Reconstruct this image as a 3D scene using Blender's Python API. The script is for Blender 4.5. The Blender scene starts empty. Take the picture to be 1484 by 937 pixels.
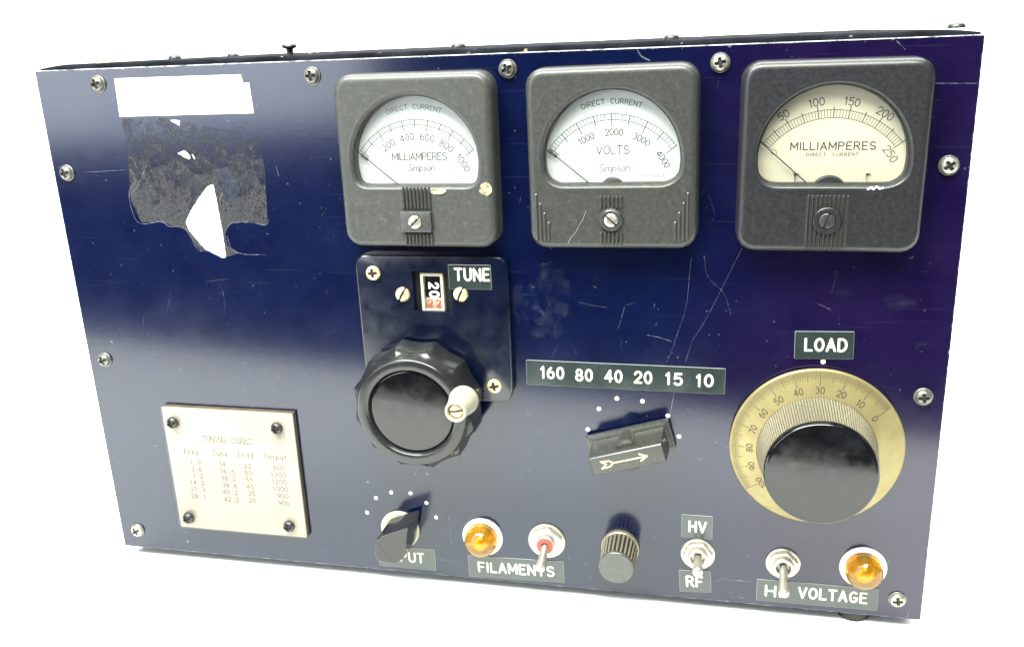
import bpy, math, random
from mathutils import Matrix, Vector
import numpy as np

random.seed(7)
scene = bpy.context.scene
C = scene.collection

# ------------------------------------------------------------------ camera, world, lamps, exposure
# panel frame: x to the right, h up from the panel's lower edge, z out of the panel (all in mm)
PW, PH, GAP = 431.8, 266.7, 6.0
CAM_R = np.array([[0.9749059, -0.03998951, -0.21899617],
                  [0.02839306, -0.95336378, 0.30048518],
                  [-0.22079927, -0.29916275, -0.92830455]])
CAM_C = np.array([333.08892, 272.40052, 402.23774])
CAM_F = 1313.2


def pix(u, v, z=0.0):
    """photo pixel -> (x, h) on the plane z mm in front of the panel"""
    d = CAM_R.T @ np.array([(u - 742.0) / CAM_F, (v - 468.5) / CAM_F, 1.0])
    k = (z - CAM_C[2]) / d[2]
    p = CAM_C + k * d
    return float(p[0]), float(p[1])


def loc(x, h, z):
    """panel millimetres -> amplifier-local metres"""
    return Vector(((x - PW / 2) / 1000, (h + GAP) / 1000, z / 1000))


def to_world(v):
    return Vector((v[0], -v[2], v[1]))


cam = bpy.data.cameras.new('camera')
cam_ob = bpy.data.objects.new('camera', cam)
C.objects.link(cam_ob)
right, up, back = to_world(CAM_R[0]), to_world(-CAM_R[1]), to_world(-CAM_R[2])
m = Matrix((right, up, back)).transposed().to_4x4()
m.translation = to_world(loc(*CAM_C))
cam_ob.matrix_world = m
cam.sensor_width = 36.0
cam.lens = CAM_F / 1484 * 36.0
cam.clip_start = 0.01
cam.clip_end = 50
scene.camera = cam_ob
scene.render.resolution_x, scene.render.resolution_y = 1024, 646
scene.render.engine = 'CYCLES'
scene.cycles.max_bounces = 10
scene.cycles.transparent_max_bounces = 12
scene.cycles.caustics_reflective = False
scene.cycles.caustics_refractive = False
scene.cycles.sample_clamp_indirect = 6

world = bpy.data.worlds.new('World')
scene.world = world
world.use_nodes = True
world.node_tree.nodes['Background'].inputs[0].default_value = (0.75, 0.85, 1.0, 1)
world.node_tree.nodes['Background'].inputs[1].default_value = 0.06


def area(name, pos, target, sx, sy, power, col=(1, 1, 1)):
    d = bpy.data.lights.new(name, 'AREA')
    d.shape = 'RECTANGLE'
    d.size, d.size_y, d.energy, d.color = sx, sy, power, col
    o = bpy.data.objects.new(name, d)
    C.objects.link(o)
    o.location = pos
    o.rotation_euler = (Vector(target) - Vector(pos)).to_track_quat('-Z', 'Y').to_euler()
    return o


# a softbox above the table, a fill lamp added to blow the backdrop out to white, and a window-sized softbox to the front left
area('softbox_above', (-0.12, -0.55, 1.20), (0.0, -0.08, 0.0), 1.3, 0.6, 102, (0.94, 1.0, 0.87))
area('backdrop_fill', (0.0, 0.75, 1.7), (0.0, 1.2, 0.2), 2.2, 0.8, 95, (1.0, 1.0, 1.0))
area('softbox_window', (-0.72, -0.95, 0.62), (0.0, 0.0, 0.25), 0.66, 1.0, 15, (0.90, 0.97, 1.0))

vs = scene.view_settings
vs.view_transform = 'Standard'
vs.look = 'None'
vs.exposure = 0.0
vs.gamma = 1.0
vs.use_curve_mapping = False

# ------------------------------------------------------------------ materials


class NT:
    def __init__(self, name):
        self.m = bpy.data.materials.new(name)
        self.m.use_nodes = True
        self.t = self.m.node_tree
        self.n = self.t.nodes
        self.b = self.n['Principled BSDF']
        self.out = self.n['Material Output']

    def add(self, typ, **kw):
        nd = self.n.new(typ)
        for k, v in kw.items():
            setattr(nd, k, v)
        return nd

    def link(self, a, b):
        self.t.links.new(a, b)

    def coord(self):
        return self.add('ShaderNodeTexCoord').outputs['Object']

    def noise(self, vec, scale, detail=4, rough=0.55):
        nd = self.add('ShaderNodeTexNoise')
        nd.inputs['Scale'].default_value = scale
        nd.inputs['Detail'].default_value = detail
        nd.inputs['Roughness'].default_value = rough
        self.link(vec, nd.inputs['Vector'])
        return nd.outputs['Fac']

    def ramp(self, fac, lo, hi, c0=(0, 0, 0, 1), c1=(1, 1, 1, 1)):
        nd = self.add('ShaderNodeValToRGB')
        e = nd.color_ramp.elements
        e[0].position, e[1].position = lo, hi
        e[0].color, e[1].color = c0, c1
        self.link(fac, nd.inputs[0])
        return nd.outputs[0]

    def mix(self, fac, a, b):
        nd = self.add('ShaderNodeMix', data_type='RGBA')
        if isinstance(fac, (int, float)):
            nd.inputs[0].default_value = fac
        else:
            self.link(fac, nd.inputs[0])
        for s, v in ((6, a), (7, b)):
            if isinstance(v, tuple):
                nd.inputs[s].default_value = v if len(v) == 4 else (*v, 1)
            else:
                self.link(v, nd.inputs[s])
        return nd.outputs[2]

    def math(self, op, a, b=None):
        nd = self.add('ShaderNodeMath', operation=op)
        for i, v in enumerate((a, b)):
            if v is None:
                continue
            if isinstance(v, (int, float)):
                nd.inputs[i].default_value = v
            else:
                self.link(v, nd.inputs[i])
        return nd.outputs[0]

    def bump(self, h, strength, dist=0.0003):
        nd = self.add('ShaderNodeBump')
        nd.inputs['Strength'].default_value = strength
        nd.inputs['Distance'].default_value = dist
        self.link(h, nd.inputs['Height'])
        self.link(nd.outputs[0], self.b.inputs['Normal'])


def simple(name, col, rough=0.5, metal=0.0, var=0.0, scale=300, bump=0.0, spec=0.5, dirt=None, dirt_lo=0.55,
           coat=0.0):
    t = NT(name)
    b = t.b
    b.inputs['Roughness'].default_value = rough
    b.inputs['Metallic'].default_value = metal
    b.inputs['Specular IOR Level'].default_value = spec
    b.inputs['Coat Weight'].default_value = coat
    b.inputs['Coat Roughness'].default_value = 0.08
    v = t.coord()
    n = t.noise(v, scale)
    a = tuple(max(0, c * (1 - var)) for c in col)
    z = tuple(min(1, c * (1 + var)) for c in col)
    c = t.mix(t.ramp(n, 0.3, 0.7), a, z)
    if dirt:
        n2 = t.noise(v, scale * 0.35, 8, 0.7)
        c = t.mix(t.ramp(n2, dirt_lo, dirt_lo + 0.16), c, dirt)
    t.link(c, b.inputs['Base Color'])
    rr = t.math('ADD', t.math('MULTIPLY', t.math('SUBTRACT', n, 0.5), 0.25), rough)
    t.link(rr, b.inputs['Roughness'])
    if bump:
        t.bump(t.noise(v, scale * 3, 3), bump)
    return t.m


def paint_material():
    t = NT('dark_blue_paint')
    v = t.coord()
    big = t.noise(v, 7, 5, 0.55)
    mid = t.noise(v, 38, 6, 0.62)
    fine = t.noise(v, 900, 3, 0.6)
    sep = t.add('ShaderNodeSeparateXYZ')
    t.link(v, sep.inputs[0])
    # the colour shifts to purple towards the right hand end
    px = t.math('ADD', sep.outputs[0], t.math('MULTIPLY', t.math('SUBTRACT', big, 0.5), 0.16))
    navy = t.mix(t.ramp(mid, 0.35, 0.7), (0.0003, 0.0014, 0.0155), (0.0010, 0.0034, 0.0240))
    purple = t.mix(t.ramp(mid, 0.35, 0.7), (0.0040, 0.0008, 0.0170), (0.0080, 0.0034, 0.0260))
    col = t.mix(t.ramp(px, 0.085, 0.155), navy, purple)
    col = t.mix(t.math('MULTIPLY', t.ramp(fine, 0.45, 0.70), 0.5), col, (0.0022, 0.0062, 0.031))
    # rubbed, dusty areas
    haze = t.noise(v, 16, 7, 0.68)
    col = t.mix(t.math('MULTIPLY', t.ramp(haze, 0.58, 0.78), 0.26), col, (0.011, 0.014, 0.026))
    # dust specks, coarse and fine
    for vs_, gain, lim, amt in ((150, 0.16, 0.84, 0.55), (430, 0.20, 0.70, 0.40)):
        vo = t.add('ShaderNodeTexVoronoi')
        vo.inputs['Scale'].default_value = vs_
        t.link(v, vo.inputs['Vector'])
        sc_ = t.add('ShaderNodeSeparateColor')
        t.link(vo.outputs['Color'], sc_.inputs[0])
        size = t.math('MULTIPLY', t.math('POWER', sc_.outputs[1], 3.0), gain)
        spot = t.math('LESS_THAN', vo.outputs['Distance'], size)
        pick = t.math('GREATER_THAN', sc_.outputs[0], lim)
        speck = t.math('MULTIPLY', t.math('MULTIPLY', spot, pick), amt)
        col = t.mix(speck, col, (0.10, 0.11, 0.125))
    # paint chipped along the edges of the sheet
    ex = t.math('SUBTRACT', PW / 2000, t.math('ABSOLUTE', sep.outputs[0]))
    ey = t.math('SUBTRACT', PH / 2000, t.math('ABSOLUTE', sep.outputs[1]))
    ed = t.math('MINIMUM', ex, ey)
    chip = t.math('SUBTRACT', t.noise(v, 260, 5, 0.7), t.math('MULTIPLY', ed, 260.0))
    col = t.mix(t.ramp(chip, 0.42, 0.46), col, (0.10, 0.105, 0.11))
    # hair scratches: thin lines out of stretched noise
    for rot, sx, sy, amt in ((0.03, 14, 900, 0.09), (1.50, 16, 900, 0.08), (0.75, 18, 1000, 0.08), (-0.6, 20, 1000, 0.08)):
        mp = t.add('ShaderNodeMapping')
        mp.inputs['Rotation'].default_value = (0, 0, rot)
        mp.inputs['Scale'].default_value = (sx, sy, 1)
        t.link(v, mp.inputs['Vector'])
        nn = t.noise(mp.outputs[0], 1.0, 1)
        col = t.mix(t.math('MULTIPLY', t.ramp(nn, 0.735, 0.76), amt), col, (0.07, 0.078, 0.10))
    t.link(col, t.b.inputs['Base Color'])
    t.b.inputs['Specular IOR Level'].default_value = 0.62
    r = t.math('ADD', t.math('MULTIPLY', mid, 0.05), 0.125)
    r = t.math('ADD', r, t.math('MULTIPLY', t.ramp(haze, 0.5, 0.8), 0.05))
    t.link(r, t.b.inputs['Roughness'])
    t.bump(t.math('ADD', t.math('MULTIPLY', fine, 0.5), t.noise(v, 320, 3)), 0.07, 0.00012)
    return t.m


def brushed_gold():
    t = NT('gold_anodised_metal')
    v = t.coord()
    n = t.noise(v, 120, 6, 0.6)
    col = t.mix(t.ramp(n, 0.3, 0.7), (0.205, 0.166, 0.074), (0.26, 0.214, 0.102))
    t.link(col, t.b.inputs['Base Color'])
    t.b.inputs['Metallic'].default_value = 0.45
    t.b.inputs['Roughness'].default_value = 0.42
    return t.m


def glass_material(name='clear_glass', tint=(1, 1, 1, 1), rough=0.03, ior=1.45):
    t = NT(name)
    tr = t.add('ShaderNodeBsdfTransparent')
    tr.inputs[0].default_value = tint
    gl = t.add('ShaderNodeBsdfGlossy')
    gl.inputs['Roughness'].default_value = rough
    lw = t.add('ShaderNodeLayerWeight')
    mx = t.add('ShaderNodeMixShader')
    fac = t.math('ADD', t.math('MULTIPLY', t.math('POWER', lw.outputs['Facing'], 5.0), 0.9), 0.025)
    t.link(fac, mx.inputs[0])
    t.link(tr.outputs[0], mx.inputs[1])
    t.link(gl.outputs[0], mx.inputs[2])
    t.link(mx.outputs[0], t.out.inputs[0])
    t.n.remove(t.b)
    return t.m


def amber_material():
    t = NT('amber_lens')
    b = t.b
    n = t.noise(t.coord(), 160, 3)
    col = t.mix(t.ramp(n, 0.3, 0.7), (0.95, 0.43, 0.03), (1.0, 0.52, 0.05))
    t.link(col, b.inputs['Base Color'])
    b.inputs['Roughness'].default_value = 0.06
    b.inputs['Transmission Weight'].default_value = 0.85
    b.inputs['IOR'].default_value = 1.45
    return t.m


def alpha_smear(name, col, lo, hi, scale, amount=1.0, rough=0.6):
    """a thin film (glue, dust) that breaks up into holes"""
    t = NT(name)
    v = t.coord()
    t.b.inputs['Roughness'].default_value = rough
    n1 = t.noise(v, scale * 2.5, 3)
    c = t.mix(t.ramp(n1, 0.35, 0.65), tuple(x * 0.55 for x in col), tuple(min(1, x * 1.5) for x in col))
    t.link(c, t.b.inputs['Base Color'])
    n = t.noise(v, scale, 8, 0.7)
    a = t.math('MULTIPLY', t.ramp(n, lo, hi), amount)
    t.link(a, t.b.inputs['Alpha'])
    return t.m


def residue_material():
    t = NT('tape_residue')
    v = t.coord()
    n = t.noise(v, 800, 5, 0.8)
    n2 = t.noise(v, 60, 5, 0.6)
    c = t.mix(t.ramp(n, 0.42, 0.60), (0.0008, 0.0008, 0.002), (0.040, 0.039, 0.046))
    c = t.mix(t.ramp(n2, 0.55, 0.75), c, (0.002, 0.003, 0.012))
    n4 = t.noise(v, 420, 5, 0.8)
    c = t.mix(t.ramp(n4, 0.68, 0.73), c, (0.14, 0.135, 0.12))
    t.link(c, t.b.inputs['Base Color'])
    t.b.inputs['Roughness'].default_value = 0.40
    sep = t.add('ShaderNodeSeparateXYZ')
    t.link(v, sep.inputs[0])
    fade = t.math('MULTIPLY', sep.outputs[1], 4.5)     # film fades out towards the sticker
    an = t.math('SUBTRACT', t.noise(v, 130, 9, 0.78), fade)
    t.link(t.math('MULTIPLY', t.ramp(an, 0.36, 0.56), 0.9), t.b.inputs['Alpha'])
    t.bump(n, 0.35, 0.0003)
    return t.m


def lid_material():
    t = NT('chipped_dark_paint')
    v = t.coord()
    n = t.noise(v, 210, 5, 0.7)
    c = t.mix(t.ramp(t.noise(v, 60, 5), 0.35, 0.65), (0.003, 0.0033, 0.005), (0.011, 0.012, 0.018))
    c = t.mix(t.ramp(n, 0.66, 0.70), c, (0.30, 0.24, 0.15))
    t.link(c, t.b.inputs['Base Color'])
    t.b.inputs['Roughness'].default_value = 0.85
    t.b.inputs['Specular IOR Level'].default_value = 0.05
    t.bump(n, 0.3)
    return t.m


def backdrop_material():
    t = NT('white_paper_sweep')
    n = t.noise(t.coord(), 14, 4)
    t.link(t.mix(n, (0.86, 0.86, 0.86), (0.90, 0.90, 0.90)), t.b.inputs['Base Color'])
    t.b.inputs['Roughness'].default_value = 0.9
    t.b.inputs['Specular IOR Level'].default_value = 0.1
    return t.m


M = dict(
    paint=paint_material(),
    lid=lid_material(),
    bare=simple('bare_aluminium_edge', (0.30, 0.31, 0.32), 0.5, 0.0, 0.3, 500, dirt=(0.01, 0.012, 0.02), dirt_lo=0.45),
    bake1=simple('dusty_grey_bakelite', (0.033, 0.0335, 0.0325), 0.42, 0, 0.18, 700, 0.10, dirt=(0.066, 0.061, 0.047), dirt_lo=0.55),
    bake2=simple('grey_bakelite', (0.025, 0.0252, 0.0242), 0.40, 0, 0.18, 700, 0.10, dirt=(0.050, 0.047, 0.039), dirt_lo=0.57),
    bake3=simple('black_bakelite', (0.011, 0.011, 0.0135), 0.38, 0, 0.18, 700, 0.10, dirt=(0.025, 0.025, 0.026), dirt_lo=0.60),
    dialw=simple('white_dial_paper', (0.43, 0.452, 0.447), 0.7, 0, 0.02, 60),
    dialc=simple('cream_dial_paper', (0.37, 0.345, 0.265), 0.7, 0, 0.03, 60, dirt=(0.35, 0.30, 0.215), dirt_lo=0.66),
    ink=simple('grey_dial_ink', (0.02, 0.021, 0.025), 0.7, 0, 0.1),
    inkf=simple('faded_dial_ink', (0.075, 0.08, 0.085), 0.7, 0, 0.1),
    inkb=simple('black_dial_ink', (0.02, 0.02, 0.022), 0.7, 0, 0.1),
    type=simple('typewriter_ink', (0.028, 0.024, 0.02), 0.8, 0, 0.3, 900),
    needle=simple('needle_black', (0.025, 0.025, 0.03), 0.5),
    glass=glass_material(),
    steel=simple('nickel_steel', (0.40, 0.375, 0.33), 0.34, 0.7, 0.2, 700, 0.1),
    oldsteel=simple('dull_screw_steel', (0.16, 0.155, 0.145), 0.36, 0.6, 0.35, 900, 0.15, dirt=(0.06, 0.055, 0.05), dirt_lo=0.55),
    blackscrew=simple('black_oxide_screw', (0.030, 0.030, 0.032), 0.33, 0.2, 0.3, 900, 0.1),
    recess=simple('dark_recess', (0.012, 0.011, 0.010), 0.7, 0, 0.3, 900),  # dark tone in screw slots; also paints the shade between meter ribs
    brass=simple('tarnished_brass', (0.66, 0.54, 0.32), 0.38, 0.6, 0.25, 700, 0.1, dirt=(0.32, 0.24, 0.12), dirt_lo=0.6),
    gold=brushed_gold(),
    engrave=simple('engraved_mark', (0.035, 0.025, 0.012), 0.7, 0, 0.2, 900),
    knurl=simple('knurled_metal', (0.22, 0.195, 0.145), 0.40, 0.5, 0.2, 700),
    white=simple('white_index_paint', (0.86, 0.86, 0.84), 0.6, 0, 0.04, 900),
    paper=simple('white_paper', (0.88, 0.88, 0.88), 0.75, 0, 0.02, 100),
    faint=simple('faint_pencil', (0.74, 0.75, 0.76), 0.8),
    pink=simple('pink_pen', (0.85, 0.25, 0.40), 0.7),
    tape=simple('embossing_tape', (0.017, 0.024, 0.025), 0.14, 0, 0.10, 60, spec=0.8),
    tapeedge=simple('tape_edge_highlight', (0.20, 0.215, 0.21), 0.5),  # pale colour paints a highlight line along the tape border
    emboss=simple('embossed_lettering', (0.52, 0.505, 0.42), 0.6, 0, 0.05, 700),
    black=simple('black_phenolic', (0.004, 0.004, 0.005), 0.12, 0, 0.4, 150, 0.0, dirt=(0.010, 0.010, 0.011), dirt_lo=0.62),
    rim=simple('worn_black_phenolic', (0.012, 0.0125, 0.014), 0.22, 0, 0.15, 250, 0.0, dirt=(0.03, 0.03, 0.029), dirt_lo=0.60),
    knobgrey=simple('grey_phenolic', (0.030, 0.030, 0.0275), 0.30, 0, 0.2, 600, 0.06, dirt=(0.05, 0.045, 0.034), dirt_lo=0.62),
    arrow=simple('gold_arrow_paint', (0.80, 0.66, 0.30), 0.5, 0, 0.15, 900),
    ivory=simple('ivory_plastic', (0.34, 0.31, 0.25), 0.42, 0, 0.06, 300),
    plate=simple('gear_plate_paint', (0.0012, 0.0028, 0.012), 0.20, 0, 0.2, 120, 0.04, spec=0.66, dirt=(0.006, 0.008, 0.018), dirt_lo=0.56),
    chart=simple('cream_chart_paper', (0.268, 0.232, 0.190), 0.7, 0, 0.03, 50, dirt=(0.245, 0.205, 0.155), dirt_lo=0.62),
    backing=simple('brown_backing_board', (0.055, 0.038, 0.02), 0.7, 0, 0.3, 200),
    amber=amber_material(),
    groove=simple('knurl_groove_dark', (0.07, 0.058, 0.04), 0.6, 0.2, 0.3, 700),  # darker tone for the valleys between the knurls
    darkgroove=simple('rib_groove_dark', (0.006, 0.005, 0.004), 0.7, 0, 0.3, 700),  # near-black tone for the valleys of the small knob
    bulb=simple('lamp_reflector', (0.90, 0.62, 0.22), 0.25, 0.5, 0.1, 300),
    washer=simple('white_washer', (0.84, 0.84, 0.82), 0.40, 0.0, 0.05, 300),
    red=simple('red_fibre', (0.26, 0.05, 0.035), 0.5, 0, 0.2, 500),
    redink=simple('red_ink', (0.72, 0.06, 0.03), 0.6),
    rubber=simple('black_rubber', (0.012, 0.012, 0.013), 0.6, 0, 0.2, 300),
    residue=residue_material(),
    scratch=alpha_smear('scratch_bare', (0.12, 0.13, 0.15), 0.30, 0.62, 260, 0.85),
    faintscratch=alpha_smear('faint_scratch', (0.06, 0.065, 0.085), 0.35, 0.6, 200, 0.7),
    glue=simple('yellowed_glue', (0.15, 0.145, 0.115), 0.5, 0, 0.3, 400),
    smudge=alpha_smear('grey_smudge', (0.06, 0.065, 0.085), 0.44, 0.80, 150, 0.20),
    tan=alpha_smear('tan_stain', (0.50, 0.42, 0.24), 0.35, 0.55, 200, 0.9),
    lump=simple('smooth_old_glue', (0.012, 0.015, 0.026), 0.28, 0, 0.2, 300),
    satin=simple('satin_black_phenolic', (0.006, 0.006, 0.007), 0.15, 0, 0.2, 200, spec=0.6),
    cap=simple('grey_plastic_cap', (0.050, 0.050, 0.049), 0.16, 0, 0.15, 300),
    dark=simple('black_interior', (0.006, 0.006, 0.008), 0.6),
    backdrop=backdrop_material(),
)

# ------------------------------------------------------------------ mesh helpers (millimetres)


class MB:
    def __init__(self):
        self.v, self.f, self.mi = [], [], []

    def quad_strip(self, loops, closed=True, cap0=False, cap1=False, mat=0, mats=None):
        n = len(loops[0])
        base = len(self.v)
        for lp in loops:
            self.v += [tuple(p) for p in lp]
        for i in range(len(loops) - 1):
            for j in range(n if closed else n - 1):
                a, b = base + i * n + j, base + i * n + (j + 1) % n
                self.f.append((a, b, b + n, a + n))
                self.mi.append(mats[i] if mats else mat)
        if cap0:
            self.f.append(tuple(base + j for j in reversed(range(n))))
            self.mi.append(mats[0] if mats else mat)
        if cap1:
            k = base + (len(loops) - 1) * n
            self.f.append(tuple(k + j for j in range(n)))
            self.mi.append(mats[-1] if mats else mat)
        return self

    def box(self, x0, x1, y0, y1, z0, z1, mat=0):
        b = len(self.v)
        self.v += [(x, y, z) for z in (z0, z1) for y in (y0, y1) for x in (x0, x1)]
        for f in ((0, 2, 3, 1), (4, 5, 7, 6), (0, 1, 5, 4), (2, 6, 7, 3), (0, 4, 6, 2), (1, 3, 7, 5)):
            self.f.append(tuple(b + i for i in f))
            self.mi.append(mat)
        return self

    def lathe(self, prof, n=48, cap1=True, cap0=False, cx=0, cy=0, mod=None, mat=0, mats=None):
        loops = []
        for k, (r, z) in enumerate(prof):
            lp = []
            for j in range(n):
                a = 2 * math.pi * j / n
                rr = r if mod is None else mod(k, r, a)
                lp.append((cx + rr * math.cos(a), cy + rr * math.sin(a), z))
            loops.append(lp)
        return self.quad_strip(loops, True, cap0, cap1, mat, mats)

    def build(self, name, mats, parent=None, pos=(0, 0, 0), rotz=0.0, smooth=35, label=None):
        me = bpy.data.meshes.new(name)
        me.from_pydata([(x / 1000, y / 1000, z / 1000) for x, y, z in self.v], [], self.f)
        if not isinstance(mats, (list, tuple)):
            mats = [mats]
        for mm in mats:
            me.materials.append(M[mm])
        if len(mats) > 1:
            me.polygons.foreach_set('material_index', self.mi)
        if smooth:
            me.polygons.foreach_set('use_smooth', [True] * len(me.polygons))
            me.set_sharp_from_angle(angle=math.radians(smooth))
        me.update()
        return place(me, name, parent, pos, rotz, label)


def place(me, name, parent, pos, rotz=0.0, label=None, rot=None):
    o = bpy.data.objects.new(name, me)
    C.objects.link(o)
    if parent is not None:
        o.parent = parent
    o.location = pos
    o.rotation_euler = rot if rot else (0, 0, rotz)
    if label:
        o['label'] = label
    return o


def mm(x, y, z):
    return Vector((x / 1000, y / 1000, z / 1000))


def rrect(w, h, r, n=6, inset=0.0):
    w, h, r = w / 2 - inset, h / 2 - inset, max(r - inset, 0.05)
    pts = []
    for cx, cy, a0 in ((w - r, h - r, 0), (-w + r, h - r, 90), (-w + r, -h + r, 180), (w - r, -h + r, 270)):
        for k in range(n + 1):
            a = math.radians(a0 + 90 * k / n)
            pts.append((cx + r * math.cos(a), cy + r * math.sin(a)))
    return pts


def plate_mb(w, h, r, z0, z1, bev, n=6, mats=None):
    mb = MB()
    mb.quad_strip([[(x, y, z) for x, y in rrect(w, h, r, n, i)] for i, z in
                   ((0, z0), (0, z1 - bev), (bev * 0.3, z1 - bev * 0.3), (bev, z1))], True, True, True, mats=mats)
    return mb


def poly_prism(pts0, pts1, z0, z1, bev=0.6, shrink=None):
    """loft between two polygons with a small chamfer at the top"""
    cx = sum(p[0] for p in pts1) / len(pts1)
    cy = sum(p[1] for p in pts1) / len(pts1)

    def ins(p, d):
        dx, dy = p[0] - cx, p[1] - cy
        L = math.hypot(dx, dy)
        return (p[0] - dx / L * d, p[1] - dy / L * d)
    lo = [(x, y, z0) for x, y in pts0]
    t = (z1 - bev - z0) / (z1 - z0)
    mid = [(a[0] + (b[0] - a[0]) * t, a[1] + (b[1] - a[1]) * t, z1 - bev) for a, b in zip(pts0, pts1)]
    m2 = [(*ins(p, bev * 0.35), z1 - bev * 0.3) for p in pts1]
    hi = [(*ins(p, bev), z1) for p in pts1]
    return MB().quad_strip([lo, mid, m2, hi], True, True, True)


def round_poly(pts, radii, n=4):
    out = []
    L = len(pts)
    for i in range(L):
        p0, p, p1 = Vector(pts[i - 1]), Vector(pts[i]), Vector(pts[(i + 1) % L])
        r = radii[i] if isinstance(radii, (list, tuple)) else radii
        a, b = (p0 - p).normalized() * r, (p1 - p).normalized() * r
        for k in range(n + 1):
            t = k / n
            q = (p + a) * (1 - t) ** 2 + p * 2 * t * (1 - t) + (p + b) * t * t
            out.append((q.x, q.y))
    return out


# stroke ribbons: a low ridge along a polyline, used for lettering, scale lines and scratches
def ridge(mb, pts, w, z, h, mat=0):
    pts = [Vector((p[0], p[1])) for p in pts]
    cl = [pts[0]]
    for p in pts[1:]:
        if (p - cl[-1]).length > 1e-4:
            cl.append(p)
    pts = cl
    if len(pts) < 2:
        return
    # break at sharp corners
    for i in range(1, len(pts) - 1):
        if (pts[i] - pts[i - 1]).normalized().dot((pts[i + 1] - pts[i]).normalized()) < 0.45:
            ridge(mb, pts[:i + 1], w, z, h, mat)
            ridge(mb, pts[i:], w, z, h * 0.985, mat)
            return
    hw = w / 2
    loops = []
    prof = ((-1, 0), (-0.62, 0.8), (0, 1), (0.62, 0.8), (1, 0))

    def sect(p, nrm, s, hs):
        return [(p.x + nrm.x * a * hw * s, p.y + nrm.y * a * hw * s, z + b * h * hs) for a, b in prof]
    n = len(pts)
    for i, p in enumerate(pts):
        d0 = (pts[i] - pts[i - 1]).normalized() if i > 0 else (pts[1] - pts[0]).normalized()
        d1 = (pts[i + 1] - pts[i]).normalized() if i < n - 1 else d0
        d = (d0 + d1).normalized()
        nrm = Vector((-d.y, d.x))
        s = 1 / max(0.6, nrm.dot(Vector((-d0.y, d0.x))))
        if i == 0:
            for q, sw in ((-1.0, 0.05), (-0.85, 0.53), (-0.45, 0.89)):
                loops.append(sect(p + d * hw * q, nrm, sw, 0.2 + 0.8 * sw))
        loops.append(sect(p, nrm, s, 1))
        if i == n - 1:
            for q, sw in ((0.45, 0.89), (0.85, 0.53), (1.0, 0.05)):
                loops.append(sect(p + d * hw * q, nrm, sw, 0.2 + 0.8 * sw))
    mb.quad_strip([list(reversed(l)) for l in loops], closed=False, mat=mat)


def smooth_line(p, n=6):
    if len(p) < 3:
        return p
    q = [p[0]] + list(p) + [p[-1]]
    out = []
    for i in range(1, len(q) - 2):
        for k in range(n):
            t = k / n
            out.append(tuple(0.5 * (2 * q[i][d] + (q[i + 1][d] - q[i - 1][d]) * t + (2 * q[i - 1][d] - 5 * q[i][d] + 4 * q[i + 1][d] - q[i + 2][d]) * t * t
                                    + (3 * q[i][d] - q[i - 1][d] - 3 * q[i + 1][d] + q[i + 2][d]) * t ** 3) for d in (0, 1)))
    return out + [p[-1]]


def arc(cx, cy, rx, ry, a0, a1, n=10):
    return [(cx + rx * math.cos(math.radians(a0 + (a1 - a0) * k / n)),
             cy + ry * math.sin(math.radians(a0 + (a1 - a0) * k / n))) for k in range(n + 1)]


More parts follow.
